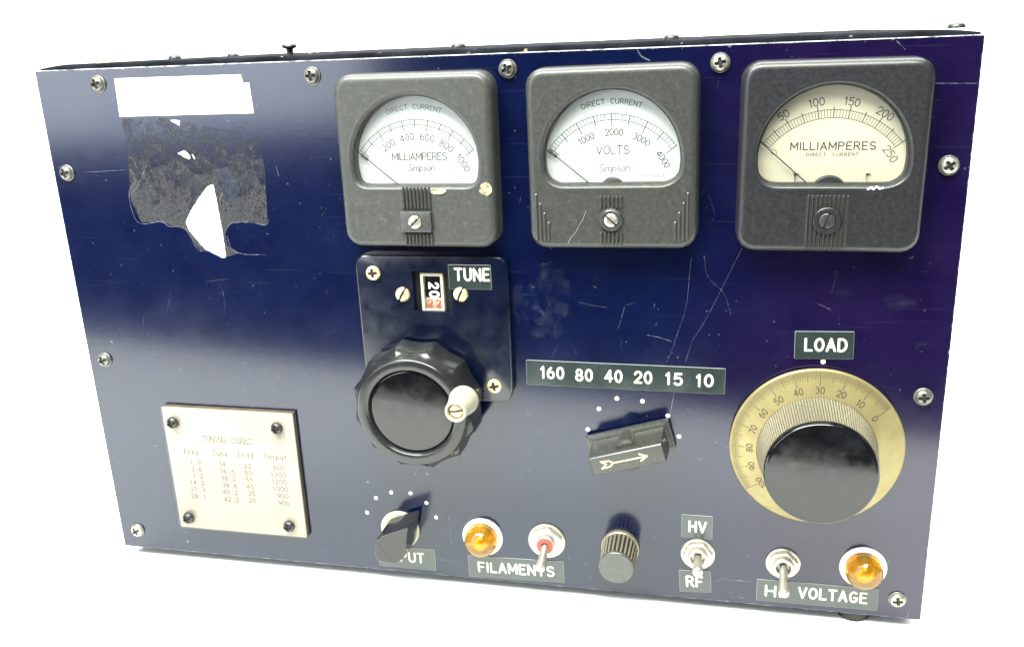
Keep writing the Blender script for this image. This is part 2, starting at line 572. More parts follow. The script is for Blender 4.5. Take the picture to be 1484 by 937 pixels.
# single-line alphabet, cap height 6
G = {
    'A': (4.2, [[(0, 0), (2.1, 6), (4.2, 0)], [(0.75, 2), (3.45, 2)]]),
    'C': (4, [arc(2.1, 3, 2.1, 3, 45, 315, 16)]),
    'D': (4, [[(0, 0), (0, 6), (1.6, 6)] + arc(1.6, 3, 2.4, 3, 90, -90, 12) + [(0, 0)]]),
    'E': (3.4, [[(3.4, 6), (0, 6), (0, 0), (3.4, 0)], [(0, 3.1), (2.8, 3.1)]]),
    'F': (3.4, [[(3.4, 6), (0, 6), (0, 0)], [(0, 3.1), (2.8, 3.1)]]),
    'G': (4, [arc(2.1, 3, 2.1, 3, 50, 330, 16) + [(4.1, 2.6), (2.4, 2.6)]]),
    'H': (4, [[(0, 0), (0, 6)], [(4, 0), (4, 6)], [(0, 3.1), (4, 3.1)]]),
    'I': (0.4, [[(0.2, 0), (0.2, 6)]]),
    'L': (3.2, [[(0, 6), (0, 0), (3.2, 0)]]),
    'M': (4.8, [[(0, 0), (0, 6), (2.4, 1.6), (4.8, 6), (4.8, 0)]]),
    'N': (4, [[(0, 0), (0, 6), (4, 0), (4, 6)]]),
    'O': (4.2, [arc(2.1, 3, 2.1, 3, 90, 450, 22)]),
    'P': (3.8, [[(0, 0), (0, 6), (2, 6)] + arc(2, 4.5, 1.7, 1.5, 90, -90, 8) + [(0, 3)]]),
    'R': (3.9, [[(0, 0), (0, 6), (2, 6)] + arc(2, 4.5, 1.7, 1.5, 90, -90, 8) + [(0, 3)], [(1.9, 3), (3.9, 0)]]),
    'S': (3.8, [arc(1.9, 4.5, 1.75, 1.5, 30, 270, 12) + arc(1.9, 1.5, 1.85, 1.5, 90, -150, 12)[1:]]),
    'T': (4, [[(0, 6), (4, 6)], [(2, 6), (2, 0)]]),
    'U': (4, [[(0, 6), (0, 2)] + arc(2, 2, 2, 2, 180, 360, 10)[1:] + [(4, 6)]]),
    'V': (4.2, [[(0, 6), (2.1, 0), (4.2, 6)]]),
    '0': (3.4, [arc(1.7, 3, 1.7, 3, 90, 450, 20)]),
    '1': (1.6, [[(0, 4.8), (1.0, 6), (1.0, 0)]]),
    '2': (3.4, [arc(1.7, 4.3, 1.65, 1.7, 170, -35, 12) + [(0, 0), (3.4, 0)]]),
    '3': (3.4, [arc(1.6, 4.6, 1.5, 1.4, 150, -90, 10), arc(1.6, 1.6, 1.75, 1.6, 90, -150, 10)]),
    '4': (3.6, [[(2.7, 0), (2.7, 6), (0, 1.7), (3.7, 1.7)]]),
    '5': (3.4, [[(3.1, 6), (0.5, 6), (0.25, 3.3)] + arc(1.6, 1.95, 1.8, 1.95, 125, -140, 12)]),
    '6': (3.4, [arc(3.2, 2.0, 3.2, 4.0, 115, 180, 8) + arc(1.7, 1.8, 1.7, 1.8, 180, 540, 16)[1:]]),
    '7': (3.4, [[(0, 6), (3.4, 6), (1.2, 0)]]),
    '8': (3.4, [arc(1.7, 4.5, 1.4, 1.5, -90, 270, 16), arc(1.7, 1.5, 1.7, 1.5, 90, 450, 16)]),
    '9': (3.4, [arc(1.7, 4.2, 1.7, 1.8, 0, 360, 16) + arc(0.2, 4.0, 3.2, 4.0, 0, -65, 8)[1:]]),
    '.': (0.9, [[(0.0, 0.35), (0.9, 0.35)]]),
    '=': (3, [[(0, 2.2), (3, 2.2)], [(0, 3.8), (3, 3.8)]]),
    'a': (3.2, [arc(1.5, 1.9, 1.5, 1.9, 20, 380, 16), [(3.0, 3.8), (3.0, 0)]]),
    'd': (3.2, [arc(1.5, 1.9, 1.5, 1.9, 20, 380, 16), [(3.0, 6), (3.0, 0)]]),
    'e': (3.2, [[(0.05, 2.1), (3.1, 2.1)] + arc(1.6, 1.95, 1.55, 1.95, 5, 310, 14)[1:]]),
    'i': (0.5, [[(0.2, 0), (0.2, 3.8)], [(0.2, 5.2), (0.2, 5.5)]]),
    'm': (4.8, [[(0, 0), (0, 3.8)], [(0, 2.4)] + arc(1.2, 2.6, 1.2, 1.2, 180, 0, 8) + [(2.4, 0)],
                [(2.4, 2.4)] + arc(3.6, 2.6, 1.2, 1.2, 180, 0, 8) + [(4.8, 0)]]),
    'n': (3, [[(0, 0), (0, 3.8)], [(0, 2.2)] + arc(1.5, 2.3, 1.5, 1.5, 180, 0, 8) + [(3, 0)]]),
    'o': (3.2, [arc(1.6, 1.9, 1.6, 1.9, 90, 450, 16)]),
    'p': (3.2, [[(0, 3.8), (0, -2)], arc(1.6, 1.9, 1.55, 1.9, 160, -200, 16)]),
    'q': (3.2, [[(3.1, 3.8), (3.1, -2)], arc(1.5, 1.9, 1.5, 1.9, 20, 380, 16)]),
    'r': (2.4, [[(0, 0), (0, 3.8)], [(0, 2.0)] + arc(1.6, 2.2, 1.6, 1.6, 180, 60, 7)]),
    's': (2.6, [arc(1.3, 2.9, 1.2, 0.95, 30, 270, 10) + arc(1.3, 0.95, 1.3, 0.95, 90, -150, 10)[1:]]),
    't': (2.4, [[(1.0, 5.4), (1.0, 1.0)] + arc(2.0, 1.0, 1.0, 1.0, 180, 290, 5)[1:], [(0, 3.8), (2.3, 3.8)]]),
    'u': (3, [[(0, 3.8), (0, 1.5)] + arc(1.5, 1.5, 1.5, 1.5, 180, 360, 8)[1:], [(3, 3.8), (3, 0)]]),
}


def text_strokes(s, height, gap=1.5, mono=None, serif=0.0, xs=1.0, shear=0.0, space=3.0):
    """strokes centred on x=0, baseline y=0; returns strokes and width in mm"""
    k = height / 6
    out, x = [], 0.0
    for ch in s:
        if ch == ' ':
            x += (mono if mono else space + gap)
            continue
        w, st = G[ch]
        ox = x + ((mono - w) / 2 if mono else 0)
        for line in st:
            out.append([(ox + px * 1.0, py) for px, py in line])
        if serif:
            for line in st:
                ends = []
                if abs(line[0][1] - line[1][1]) > abs(line[0][0] - line[1][0]) * 1.2:
                    ends.append(line[0])
                if abs(line[-1][1] - line[-2][1]) > abs(line[-1][0] - line[-2][0]) * 1.2:
                    ends.append(line[-1])
                if len(line) > 2 and len(line) < 6:
                    ends += [p for p in line[1:-1]]
                for px, py in ends:
                    if min(abs(py), abs(py - 6), abs(py + 2)) < 0.01 or (ch.islower() and abs(py - 3.8) < 0.01):
                        out.append([(ox + px - serif, py), (ox + px + serif, py)])
        x += mono if mono else w + gap
    wid = x - (0 if mono else gap)
    return [[((px - wid / 2 + shear * py) * k * xs, py * k) for px, py in l] for l in out], wid * k * xs


def put_text(mb, s, cx, cy, height, w, z, h, rot=0.0, mat=0, kw2={}, **kw):
    """text centred at (cx, cy)"""
    st, wid = text_strokes(s, height, **kw)
    c, sn = math.cos(rot), math.sin(rot)
    jit = kw2.get('jit', 0.0)
    rn = random.Random(len(s) * 7 + int(abs(cx) * 10))
    for l in st:
        if jit:
            ox_, oy_ = rn.uniform(-jit, jit) * 0.4, rn.uniform(-jit, jit)
            l = [(x + ox_, y + oy_) for x, y in l]
        ridge(mb, [(cx + x * c - (y - height / 2) * sn, cy + x * sn + (y - height / 2) * c) for x, y in l], w, z, h, mat)
    return wid


def arc_text(mb, s, cx, cy, R, height, w, z, h, a_mid=0.0, mat=0, **kw):
    """text on a circle, baseline radius R, a_mid degrees clockwise from straight up"""
    st, wid = text_strokes(s, height, **kw)
    for l in st:
        pts = []
        for x, y in l:
            a = math.radians(90 - a_mid) - x / R
            pts.append((cx + (R + y) * math.cos(a), cy + (R + y) * math.sin(a)))
        ridge(mb, pts, w, z, h, mat)


# ------------------------------------------------------------------ setting: the white sweep it stands on
def sweep():
    mb = MB()
    # the near edge of the table runs slightly askew to the amplifier
    cols = [(-4500, -410), (-700, -410), (450, -192), (4500, -192)]
    prof = [(30, 0), (500, 0), (950, 0)]
    for k in range(1, 13):
        a = math.radians(90 * k / 12)
        prof.append((950 + 400 * math.sin(a), 400 - 400 * math.cos(a)))
    prof.append((1350, 2200))
    mb.quad_strip([[(x, d, 0) for x, d in cols]] + [[(x, y, z) for x, _ in cols] for y, z in prof], closed=False)
    o = mb.build('backdrop', 'backdrop', smooth=60)
    o['kind'] = 'structure'
    o['label'] = 'seamless white sweep under and behind the amplifier'
    return o


sweep()

# ------------------------------------------------------------------ the amplifier
amp = bpy.data.objects.new('amplifier', None)
C.objects.link(amp)
amp.empty_display_size = 0.05
amp.rotation_euler = (math.pi / 2, 0, 0)      # local x, y, z = across, up, out of the panel
amp['label'] = 'vintage dark blue radio amplifier with three meters, dials and toggle switches'
amp['category'] = 'amplifier'


def part(mb, name, mats, x, h, z, rotz=0.0, smooth=35, label=None):
    return mb.build(name, mats, amp, loc(x, h, z), rotz, smooth, label)


# front panel: sheet with a bare top edge
mb = plate_mb(PW, PH, 1.2, -3.0, 0.0, 0.35, 4)
for i, f in enumerate(mb.f):
    c = [sum(mb.v[j][k] for j in f) / len(f) for k in range(3)]
    if c[1] > PH / 2 - 0.3 and len(f) == 4:
        mb.mi[i] = 1
panel = part(mb, 'front_panel', ['paint', 'bare'], PW / 2, PH / 2, 0, smooth=0, label='scratched dark blue front panel going purple at one end')


def on_panel(x, h, z=0.0):
    return mm(x - PW / 2, h - PH / 2, z)


def sub(mb, name, mats, parent, pos=(0, 0, 0), rotz=0.0, smooth=35, label=None):
    return mb.build(name, mats, parent, mm(*pos), rotz, smooth, label)


# cabinet behind the panel, with a lid whose front lip stands a little above the panel
mb = MB()
mb.box(-PW / 2 + 2, PW / 2 - 2, -PH / 2 + 1.5, PH / 2 - 1.0, -232, -3.4)
cab = part(mb, 'cabinet', 'lid', PW / 2, PH / 2, 0)
mb = MB()
prof = [(-232, PH / 2 - 0.9), (-3.3, PH / 2 - 0.9), (-3.05, PH / 2 + 0.3), (-3.1, PH / 2 + 1.6), (-3.7, PH / 2 + 2.25), (-4.6, PH / 2 + 2.4), (-232, PH / 2 + 2.4)]
nx = 60
loops = []
for k in range(nx + 1):
    x = -PW / 2 + 0.8 + (PW - 1.6) * k / nx
    e = min(k, nx - k)
    dr = 0.55 if e == 0 else (0.85 if e == 1 else 1.0)
    wob = random.uniform(-0.10, 0.10)
    loops.append([(x, PH / 2 - 0.9 + (y - PH / 2 + 0.9) * (dr if y > PH / 2 else 1) + (wob if y > PH / 2 + 1 else 0), z) for z, y in prof])
mb.quad_strip(loops, True, True, True)
lid = sub(mb, 'lid', 'lid', cab, smooth=50)

# two visible rubber feet and two at the back
for x, z in ((402.5, -9.5), (30, -30), (402.5, -215), (30, -215)):
    mb = MB().lathe([(6.2, -GAP), (7.3, -GAP + 0.5), (8.0, -0.5), (8.0, 1.2)], 32, True, True)
    o = mb.build('rubber_foot', 'rubber', amp, loc(x, 0, z), 0)
    o.rotation_euler = (-math.pi / 2, 0, 0)


# ---- screws
def screw_mesh(name, R, H, kind, mats, slot_rot=0.0, rimh=0.6):
    """domed head with a cross or a slot sunk into it; washer optional is separate"""
    n, rings = 56, 13
    mb = MB()

    def zz(x, y):
        r = math.hypot(x, y) / R
        z = rimh + (H - rimh) * math.sqrt(max(0, 1 - min(1, r) ** 2.2))
        return z
    w = R * (0.20 if kind == 'cross' else 0.13)
    L = R * (0.66 if kind == 'cross' else 1.1)
    idx = []
    for i in range(rings + 1):
        r = R * i / rings
        row = []
        for j in range(n):
            a = 2 * math.pi * j / n
            x, y = r * math.cos(a), r * math.sin(a)
            c, s = math.cos(slot_rot), math.sin(slot_rot)
            u, v2 = x * c + y * s, -x * s + y * c
            cut = (abs(v2) < w and abs(u) < L) or (kind == 'cross' and abs(u) < w and abs(v2) < L)
            row.append((x, y, zz(x, y) - (H * 0.42 if cut else 0), cut))
        idx.append(row)
    b = 0
    for row in idx:
        mb.v += [p[:3] for p in row]
    for i in range(rings):
        for j in range(n):
            a, c = i * n + j, i * n + (j + 1) % n
            mb.f.append((a, a + n, c + n, c))
            cuts = idx[i][j][3] + idx[i][(j + 1) % n][3] + idx[i + 1][j][3] + idx[i + 1][(j + 1) % n][3]
            mb.mi.append(1 if cuts >= 3 else 0)
    k = rings * n
    base = len(mb.v)
    mb.v += [(x, y, 0) for x, y, _, _ in idx[-1]]
    for j in range(n):
        mb.f.append((k + j, base + j, base + (j + 1) % n, k + (j + 1) % n))
        mb.mi.append(0)
    me = bpy.data.meshes.new(name)
    me.from_pydata([(x / 1000, y / 1000, z / 1000) for x, y, z in mb.v], [], mb.f)
    for q in mats:
        me.materials.append(M[q])
    me.polygons.foreach_set('material_index', mb.mi)
    me.polygons.foreach_set('use_smooth', [True] * len(me.polygons))
    me.set_sharp_from_angle(angle=math.radians(38))
    me.update()
    return me


SCR = {
    'panel': screw_mesh('panel_screw', 3.5, 2.6, 'cross', ['oldsteel', 'recess']),
    'panelnew': screw_mesh('panel_screw_bright', 3.5, 2.5, 'cross', ['steel', 'recess']),
    'chart': screw_mesh('chart_screw', 3.3, 2.9, 'cross', ['blackscrew', 'recess']),
    'brass': screw_mesh('brass_screw', 3.6, 2.0, 'cross', ['brass', 'recess']),
    'slotbrass': screw_mesh('slotted_brass_screw', 3.6, 2.6, 'slot', ['brass', 'recess']),
    'slotsteel': screw_mesh('slotted_steel_screw', 3.1, 1.4, 'slot', ['steel', 'recess']),
    'slotdark': screw_mesh('slotted_dark_screw', 3.3, 1.3, 'slot', ['blackscrew', 'recess']),
    'lid': screw_mesh('lid_screw', 3.8, 2.4, 'slot', ['blackscrew', 'recess']),
}

washer_me = MB().lathe([(4.1, 0), (4.1, 0.5), (3.9, 0.7), (2.5, 0.7)], 36, True, False)
wm = washer_me.build('washer', 'oldsteel', None)
washer_mesh = wm.data
bpy.data.objects.remove(wm)

for (u, v, kind, a) in ((140, 122, 'panel', .3), (451, 110, 'panel', .1), (735, 100, 'panel', .5), (1044, 91, 'panelnew', .2),
                        (95, 251, 'panel', .25), (1376, 240, 'panelnew', .6), (150, 522, 'panel', .4), (1339, 576, 'panel', .1),
                        (198, 769, 'panelnew', .5), (1301, 870, 'panelnew', .15)):
    x, h = pix(u, v, 1.5)
    s = place(SCR[kind], 'screw', amp, loc(x, h, 0.55), a)
    place(washer_mesh, 'washer', s, mm(0, 0, -0.5))

# screws standing on the lid
for u, z, dy, hh in ((145, -9, 0.0, 0.6), (253, -70, 0, 1), (338, -120, 0, .8), (452, -40, 0.0, 0.6), (665, -14, 0.3, 1), (973, -14, 0.3, 1), (1382, -14, 0.2, 1)):
    # x on the lid from the viewing direction
    d = CAM_R.T @ np.array([(u - 742) / CAM_F, (80 - 468.5) / CAM_F, 1.0])
    x = CAM_C[0] + d[0] * (z - CAM_C[2]) / d[2]
    o = place(SCR['brass' if u == 145 else 'lid'], 'lid_screw', cab, mm(x - PW / 2, PH / 2 + 2.42 + dy, z), rot=(-math.pi / 2, 0, 0))
    o.scale = (0.92, 0.92, hh)
mb = MB().lathe([(1.5, 0), (1.5, 2.4), (1.7, 3.0), (3.3, 3.6), (3.6, 4.3), (3.3, 5.0), (2.2, 5.4)], 32, True, False)
x = pix(421, 82, -14)[0]
o = sub(mb, 'loose_screw', 'blackscrew', cab, (x - PW / 2, PH / 2 + 2.3, -14))
o.rotation_euler = (-math.pi / 2, 0, 0)

# ---- meters
BW, BH, ZT = 74.0, 78.5, 12.0
RWIN, YB = 29.7, -10.8


def sd_rr(x, y, w=BW / 2, h=BH / 2, r=8.0):
    dx, dy = abs(x) - (w - r), abs(y) - (h - r)
    return math.hypot(max(dx, 0), max(dy, 0)) + min(max(dx, dy), 0) - r


def sd_win(rc):
    def f(x, y):
        d1 = math.hypot(x, y) - (RWIN - rc)
        d2 = -(y - YB) + rc
        return math.hypot(max(d1, 0), max(d2, 0)) + min(max(d1, d2), 0) - rc
    return f


def level(sdf, lv, n=144):
    out = []
    for j in range(n):
        a = 2 * math.pi * j / n + 0.01
        c, s = math.cos(a), math.sin(a)
        lo, hi = 0.5, 70.0
        for _ in range(34):
            mid = (lo + hi) / 2
            if sdf(c * mid, s * mid) < lv:
                lo = mid
            else:
                hi = mid
        out.append((c * lo, s * lo))
    return out


def meter(cx, cy, mat, dial, rc, rot, label, ribs, lines_fn):
    win = sd_win(rc)
    mb = MB()
    L = [(sd_rr, 0, 0), (sd_rr, -0.35, 8.6), (sd_rr, -0.75, 10.2), (sd_rr, -1.5, 11.3), (sd_rr, -2.4, 11.85), (sd_rr, -3.4, ZT), (sd_rr, -3.9, ZT),
         (win, 2.8, ZT), (win, 2.3, ZT), (win, 1.5, 12.12), (win, 0.9, 12.0), (win, 0.4, 11.5), (win, 0.1, 10.6), (win, 0.0, 9.4), (win, -0.6, 9.2), (win, -0.7, 6.0)]
    mb.quad_strip([[(x, y, z) for x, y in level(s, lv)] for s, lv, z in L])
    me = part(mb, 'panel_meter', mat, cx, cy, 0, rot, 40, label)
    # dial plate
    d = MB().quad_strip([[(x, y, 5.0) for x, y in level(win, 0.4)], [(x, y, 6.0) for x, y in level(win, 0.2)]], True, True, True)
    sub(d, 'dial_face', dial, me, smooth=0)
    g = MB().quad_strip([[(x, y, 9.5) for x, y in level(win, -0.05)], [(x, y, 10.1) for x, y in level(win, -0.05)]], True, True, True)
    sub(g, 'glass', 'glass', me, smooth=0)
    lines_fn(me)
    for (x, y0, y1, w, h) in ribs:
        r = MB()
        hw = w / 2
        lp = []
        for y, s in ((y0, 0.3), (y0 + 0.5, 1), (y1 - 0.5, 1), (y1, 0.3)):
            lp.append([(-hw, y - y0, 0), (-hw * 0.8, y - y0, h * 0.7 * s), (0, y - y0, h * s), (hw * 0.8, y - y0, h * 0.7 * s), (hw, y - y0, 0)][::-1])
        r.quad_strip(lp, closed=False)
        sub(r, 'rib', mat, me, (x, y0, ZT - 0.05))
    return me


ZD = 6.02  # just above the dial paper


def scale_lines(mb, cx, cy, R0, R1, A, n, big, bigR, midR, w, mat=0):
    """two concentric arcs with ticks between; every big-th tick runs on to bigR"""
    for R in (R0, R1):
        ridge(mb, [(cx + R * math.sin(math.radians(t)), cy + R * math.cos(math.radians(t))) for t in
                   [-A + 2 * A * k / 48 for k in range(49)]], w, ZD, 0.03, mat)
    for k in range(n + 1):
        t = math.radians(-A + 2 * A * k / n)
        e = bigR if k % big == 0 else (midR if k % (big // 2) == 0 else R1)
        s0 = R0
        if e > R0:
            s0, e = R1, e
        ridge(mb, [(cx + s0 * math.sin(t), cy + s0 * math.cos(t)), (cx + e * math.sin(t), cy + e * math.cos(t))],
              w * (1.5 if k % (big // 2) == 0 else 0.8), ZD + 0.004, 0.03, mat)


def needle(me, x0, y0, x1, y1, tip):
    mb = MB()
    ridge(mb, [(x1, y1), (x0, y0)], 0.55, 7.6, 0.3)
    d = Vector((x0 - x1, y0 - y1)).normalized()
    p = Vector((x0, y0))
    if tip == 'lance':
        q = [p - d * 4.6, p - d * 1.6]
        ridge(mb, q, 1.5, 7.65, 0.32)
        ridge(mb, [p - d * 1.6, p + d * 0.8], 0.6, 7.66, 0.3)
    elif tip == 'ball':
        ridge(mb, [p - d * 0.6, p + d * 0.7], 1.7, 7.65, 0.34)
        ridge(mb, [p - d * 3.2, p - d * 2.0], 1.5, 7.65, 0.34)
    sub(mb, 'needle', 'needle', me)


def simpson(mb, cx, cy, k, mat):
    put_text(mb, 'Simpson', cx, cy, 3.3 * k, 0.34, ZD, 0.03, gap=0.95, shear=0.28, xs=1.0, mat=mat)


M1X, M1Y = 198.2, 221.0
M2X, M2Y = 286.7, 221.2
M3X, M3Y = 376.7, 220.6


def lines1(me):
    mb = MB()
    cx, cy, R, A = -0.6, -15.0, 33.6, 53.5
    scale_lines(mb, cx, cy, R, R - 2.4, A, 50, 10, R - 4.9, R - 3.4, 0.26, 0)
    for v in (200, 400, 600, 800, 1000):
        arc_text(mb, str(v), cx, cy, R - 9.0, 2.9, 0.42, ZD, 0.03, -A + 2 * A * v / 1000 + (1.5 if v < 1000 else 4), 0, gap=1.3)
    arc_text(mb, 'DIRECT CURRENT', cx, cy, R + 4.6, 2.1, 0.28, ZD, 0.03, 0, 1, gap=1.7, space=4)
    put_text(mb, 'MILLIAMPERES', 0.6, 2.3 - 0.2, 3.1, 0.44, ZD, 0.03, gap=1.0, mat=0)
    simpson(mb, 0.9, -3.0, 0.85, 0)
    sub(mb, 'scale_print', ['ink', 'inkf'], me)
    needle(me, -27.6, 4.2, -6.2, -13.5, 'lance')


def lines2(me):
    mb = MB()
    cx, cy, R, A = -0.1, -15.0, 33.9, 54.0
    scale_lines(mb, cx, cy, R, R - 2.5, A, 40, 10, R - 5.2, R - 4.2, 0.27, 0)
    for v in (1000, 2000, 3000, 4000):
        arc_text(mb, str(v), cx, cy, R - 9.0, 2.7, 0.42, ZD, 0.03, -A + 2 * A * v / 4000 + (2 if v < 4000 else 3), 0, gap=1.2, xs=0.92)
    arc_text(mb, 'DIRECT CURRENT', cx, cy, R + 4.3, 2.1, 0.30, ZD, 0.03, 0, 0, gap=1.7, space=4)
    put_text(mb, 'VOLTS', 0.2, 3.6, 3.5, 0.42, ZD, 0.03, gap=1.2, mat=0)
    simpson(mb, 0.4, -4.1, 0.9, 1)
    put_text(mb, 'F.S.=500UA', 17.6, -7.8, 1.2, 0.17, ZD, 0.03, gap=2.0, mat=1)
    sub(mb, 'scale_print', ['ink', 'inkf'], me)
    needle(me, -27.0, 3.6, -5.8, -14.0, 'ball')
    mb = MB().lathe([(5.2, 6.02), (5.2, 7.0), (4.6, 7.4)], 36, True, cy=-13.0)
    sub(mb, 'pivot_cover', 'bake2', me)


def lines3(me):
    mb = MB()
    cx, cy, R, A = 0.1, -15.2, 34.4, 52.0
    scale_lines(mb, cx, cy, R, R - 3.2, A, 50, 10, R + 1.7, R + 0.9, 0.25, 0)
    for v in (50, 100, 150, 200):
        arc_text(mb, str(v), cx, cy, R + 2.1, 3.0, 0.38, ZD, 0.03, -A + 2 * A * v / 250, 0, gap=1.3)
    arc_text(mb, '250', cx, cy, R - 7.6, 3.0, 0.38, ZD, 0.03, A + 2.5, 0, gap=1.3)
    arc_text(mb, '0', cx, cy, R - 7.2, 3.0, 0.22, ZD, 0.03, -A - 0.5, 0, gap=1.3)
    ridge(mb, [(cx + (R - 3.2) * math.sin(math.radians(A)), cy + (R - 3.2) * math.cos(math.radians(A))),
               (cx + (R - 5) * math.sin(math.radians(A)), cy + (R - 5) * math.cos(math.radians(A)))], 0.25, ZD, 0.03, 0)
    put_text(mb, 'MILLIAMPERES', 0.6, 4.6, 3.0, 0.50, ZD, 0.03, gap=1.8, xs=1.12, mat=1)
    put_text(mb, 'DIRECT CURRENT', 0.6, 1.1, 1.3, 0.24, ZD, 0.03, gap=2.4, space=7, xs=1.1, mat=0)
    sub(mb, 'scale_print', ['ink', 'inkb'], me)
    needle(me, -28.2, 6.6, -5.2, -13.6, None)
    mb = MB().lathe([(7.2, 6.02), (7.2, 7.3), (6.6, 8.0), (3.6, 8.1), (3.4, 7.6)], 40, True, cy=-14.4)
    sub(mb, 'pivot_cover', 'blackscrew', me)
    for x in (-14.3, 14.0):
        mb = MB().box(-0.25, 0.25, 0, 4.6, 0, 0.9)
        mb.box(0.252, 1.9, 3.9, 4.3, 0.1, 0.8)
        sub(mb, 'dial_post', 'dialc', me, (x, -10.4, 6.05))


def rib_gap_shade(me, n, pitch, y0, y1, x0):  # added dark strip: shade between the ribs put in as colour
    sub(MB().box(-n * pitch / 2, n * pitch / 2, y0 + 0.2, y1 - 0.2, ZT - 0.4, ZT + 0.06), 'rib_gap_shade', 'recess', me, (x0, 0, 0), smooth=0)


def ribset(n, pitch, w, h, y0, y1, x0=0.0):
    return [(x0 + (k - (n - 1) / 2) * pitch, y0, y1, w, h) for k in range(n)]


ybot, yface = -BH / 2 + 1.9, YB - 2.6
r1 = ribset(8, 1.75, 1.05, 1.25, -21.0, YB + 0.3, 0.0) + ribset(8, 1.75, 1.05, 1.25, ybot - 0.8, -32.2, 0.0)
r2 = ribset(6, 1.75, 0.95, 1.1, -20.9, -15.2, -0.2) + ribset(6, 1.75, 0.95, 1.1, -36.9, -31.0, -0.2)
for k in range(4):
    top = -14.0 - 4.2 * k
    r2.append((-33.2 + 1.75 * k, -35.4, top, 0.9, 0.7))
    r2.append((32.6 - 1.75 * k, -35.4, top, 0.9, 0.7))
r3 = ribset(10, 1.72, 0.85, 1.1, ybot, -14.5, -0.4)

m1 = meter(M1X, M1Y, 'bake1', 'dialw', 3.5, -0.004, 'dusty grey milliampere meter reading to 1000, glue stain beside its window', r1, lines1)
m2 = meter(M2X, M2Y, 'bake2', 'dialw', 6.0, 0.006, 'grey volt meter reading to 4000 with stepped ribs in its corners', r2, lines2)
m3 = meter(M3X, M3Y, 'bake3', 'dialc', 6.0, -0.006, 'black milliampere meter with cream dial reading to 250', r3, lines3)

rib_gap_shade(m1, 8, 1.75, -21.5, YB - 1.6, 0.0)
rib_gap_shade(m1, 8, 1.75, ybot + 0.6, -31.5, 0.0)
rib_gap_shade(m3, 10, 1.72, ybot + 0.6, -14.5, -0.4)

# adjusting screws on the bezels
sub(plate_mb(15.0, 9.6, 0.8, 11.9, 13.9, 0.7), 'screw_boss', 'bake1', m1, (-0.6, -26.6, 0))
place(SCR['slotsteel'], 'zero_screw', m1, mm(-0.9, -26.6, 13.75), 0.75)
mb = MB().lathe([(5.4, 11.9), (5.0, 13.0), (4.2, 13.6), (3.4, 13.6), (3.3, 13.0)], 40, True)
sub(mb, 'screw_boss', 'bake2', m2, (-0.2, -25.8, 0))
place(SCR['slotsteel'], 'zero_screw', m2, mm(-0.2, -25.8, 12.75), -0.75)
mb = MB().lathe([(5.6, 11.9), (5.6, 13.0), (5.2, 13.4), (3.6, 13.4), (3.4, 12.6)], 40, True)
sub(mb, 'screw_boss', 'bake3', m3, (-0.4, -25.2, 0))
place(SCR['slotdark'], 'zero_screw', m3, mm(-0.4, -25.2, 12.4), 1.25)


def film(name, mat, parent, pts, z, origin, n=3):
    """thin irregular film on a face; pts in panel mm"""
    q = round_poly(pts, 0.8, n)
    q = [(x - origin[0], y - origin[1]) for x, y in q]
    mb = MB()
    mb.quad_strip([[(x, y, z) for x, y in q], [(x, y, z + 0.05) for x, y in q]], True, False, True)
    return sub(mb, name, mat, parent, smooth=0)


def blob(cx, cy, rx, ry, n=14, jit=0.2, seed=1):
    rnd = random.Random(seed)
    return [(cx + rx * math.cos(2 * math.pi * k / n) * (1 + rnd.uniform(-jit, jit)),
             cy + ry * math.sin(2 * math.pi * k / n) * (1 + rnd.uniform(-jit, jit))) for k in range(n)]


film('glue_stain', 'tan', m1, blob(*pix(704, 273, 12), 3.1, 2.9, seed=4), ZT + 0.03, (M1X, M1Y))
film('glue_stain', 'tan', m1, blob(*pix(634, 277, 12), 4.2, 1.5, seed=5), ZT + 0.30, (M1X, M1Y))
# hair crack on the volt meter
mb = MB()
ridge(mb, [(a - M2X, b - M2Y) for a, b in (pix(849, 305, 12), pix(844, 318, 12), pix(838, 327, 12), pix(834, 336, 12), pix(826, 345, 12), pix(823, 352, 12))], 0.22, ZT + 0.01, 0.03)
sub(mb, 'hair_crack', 'glue', m2)
mb = MB()
P_ = [pix(u, v, 12) for u, v in ((1258, 274), (1263, 271), (1266, 274), (1271, 270), (1275, 273), (1280, 272))]
ridge(mb, [(a - M3X, b - M3Y) for a, b in P_], 0.7, ZT + 0.15, 0.1)
sub(mb, 'paint_fleck', 'paper', m3)

# ---- gear drive plate, counter and the big crank knob
GX0, GX1, GY0, GY1, GZ = 162.2, 237.6, 104.0, 176.6, 5.0
gx, gy = (GX0 + GX1) / 2, (GY0 + GY1) / 2
wx0, wx1, wy0, wy1 = 190.6 - gx, 209.3 - gx, 149.2 - gy, 168.9 - gy
hcx, hcy = (wx0 + wx1) / 2, (wy0 + wy1) / 2


def ray_rr(cx, cy, w, h, r, ocx, ocy, inset=0.0, n=96):
    """points where rays from (ocx, ocy) leave a rounded rectangle, with rays aimed through its corners too"""
    angs = sorted([2 * math.pi * k / n for k in range(n)] + [math.atan2(sy * (wy1 - wy0) / 2, sx * (wx1 - wx0) / 2) % (2 * math.pi) for sx in (1, -1) for sy in (1, -1)])
    out = []
    for a in angs:
        c, s = math.cos(a), math.sin(a)
        lo, hi = 0.1, 200.0
        for _ in range(36):
            mid = (lo + hi) / 2
            if sd_rr(ocx + c * mid - cx, ocy + s * mid - cy, w / 2 - inset, h / 2 - inset, max(r - inset, 0.05)) < 0:
                lo = mid
            else:
                hi = mid
        out.append((ocx + c * lo, ocy + s * lo))
    return out


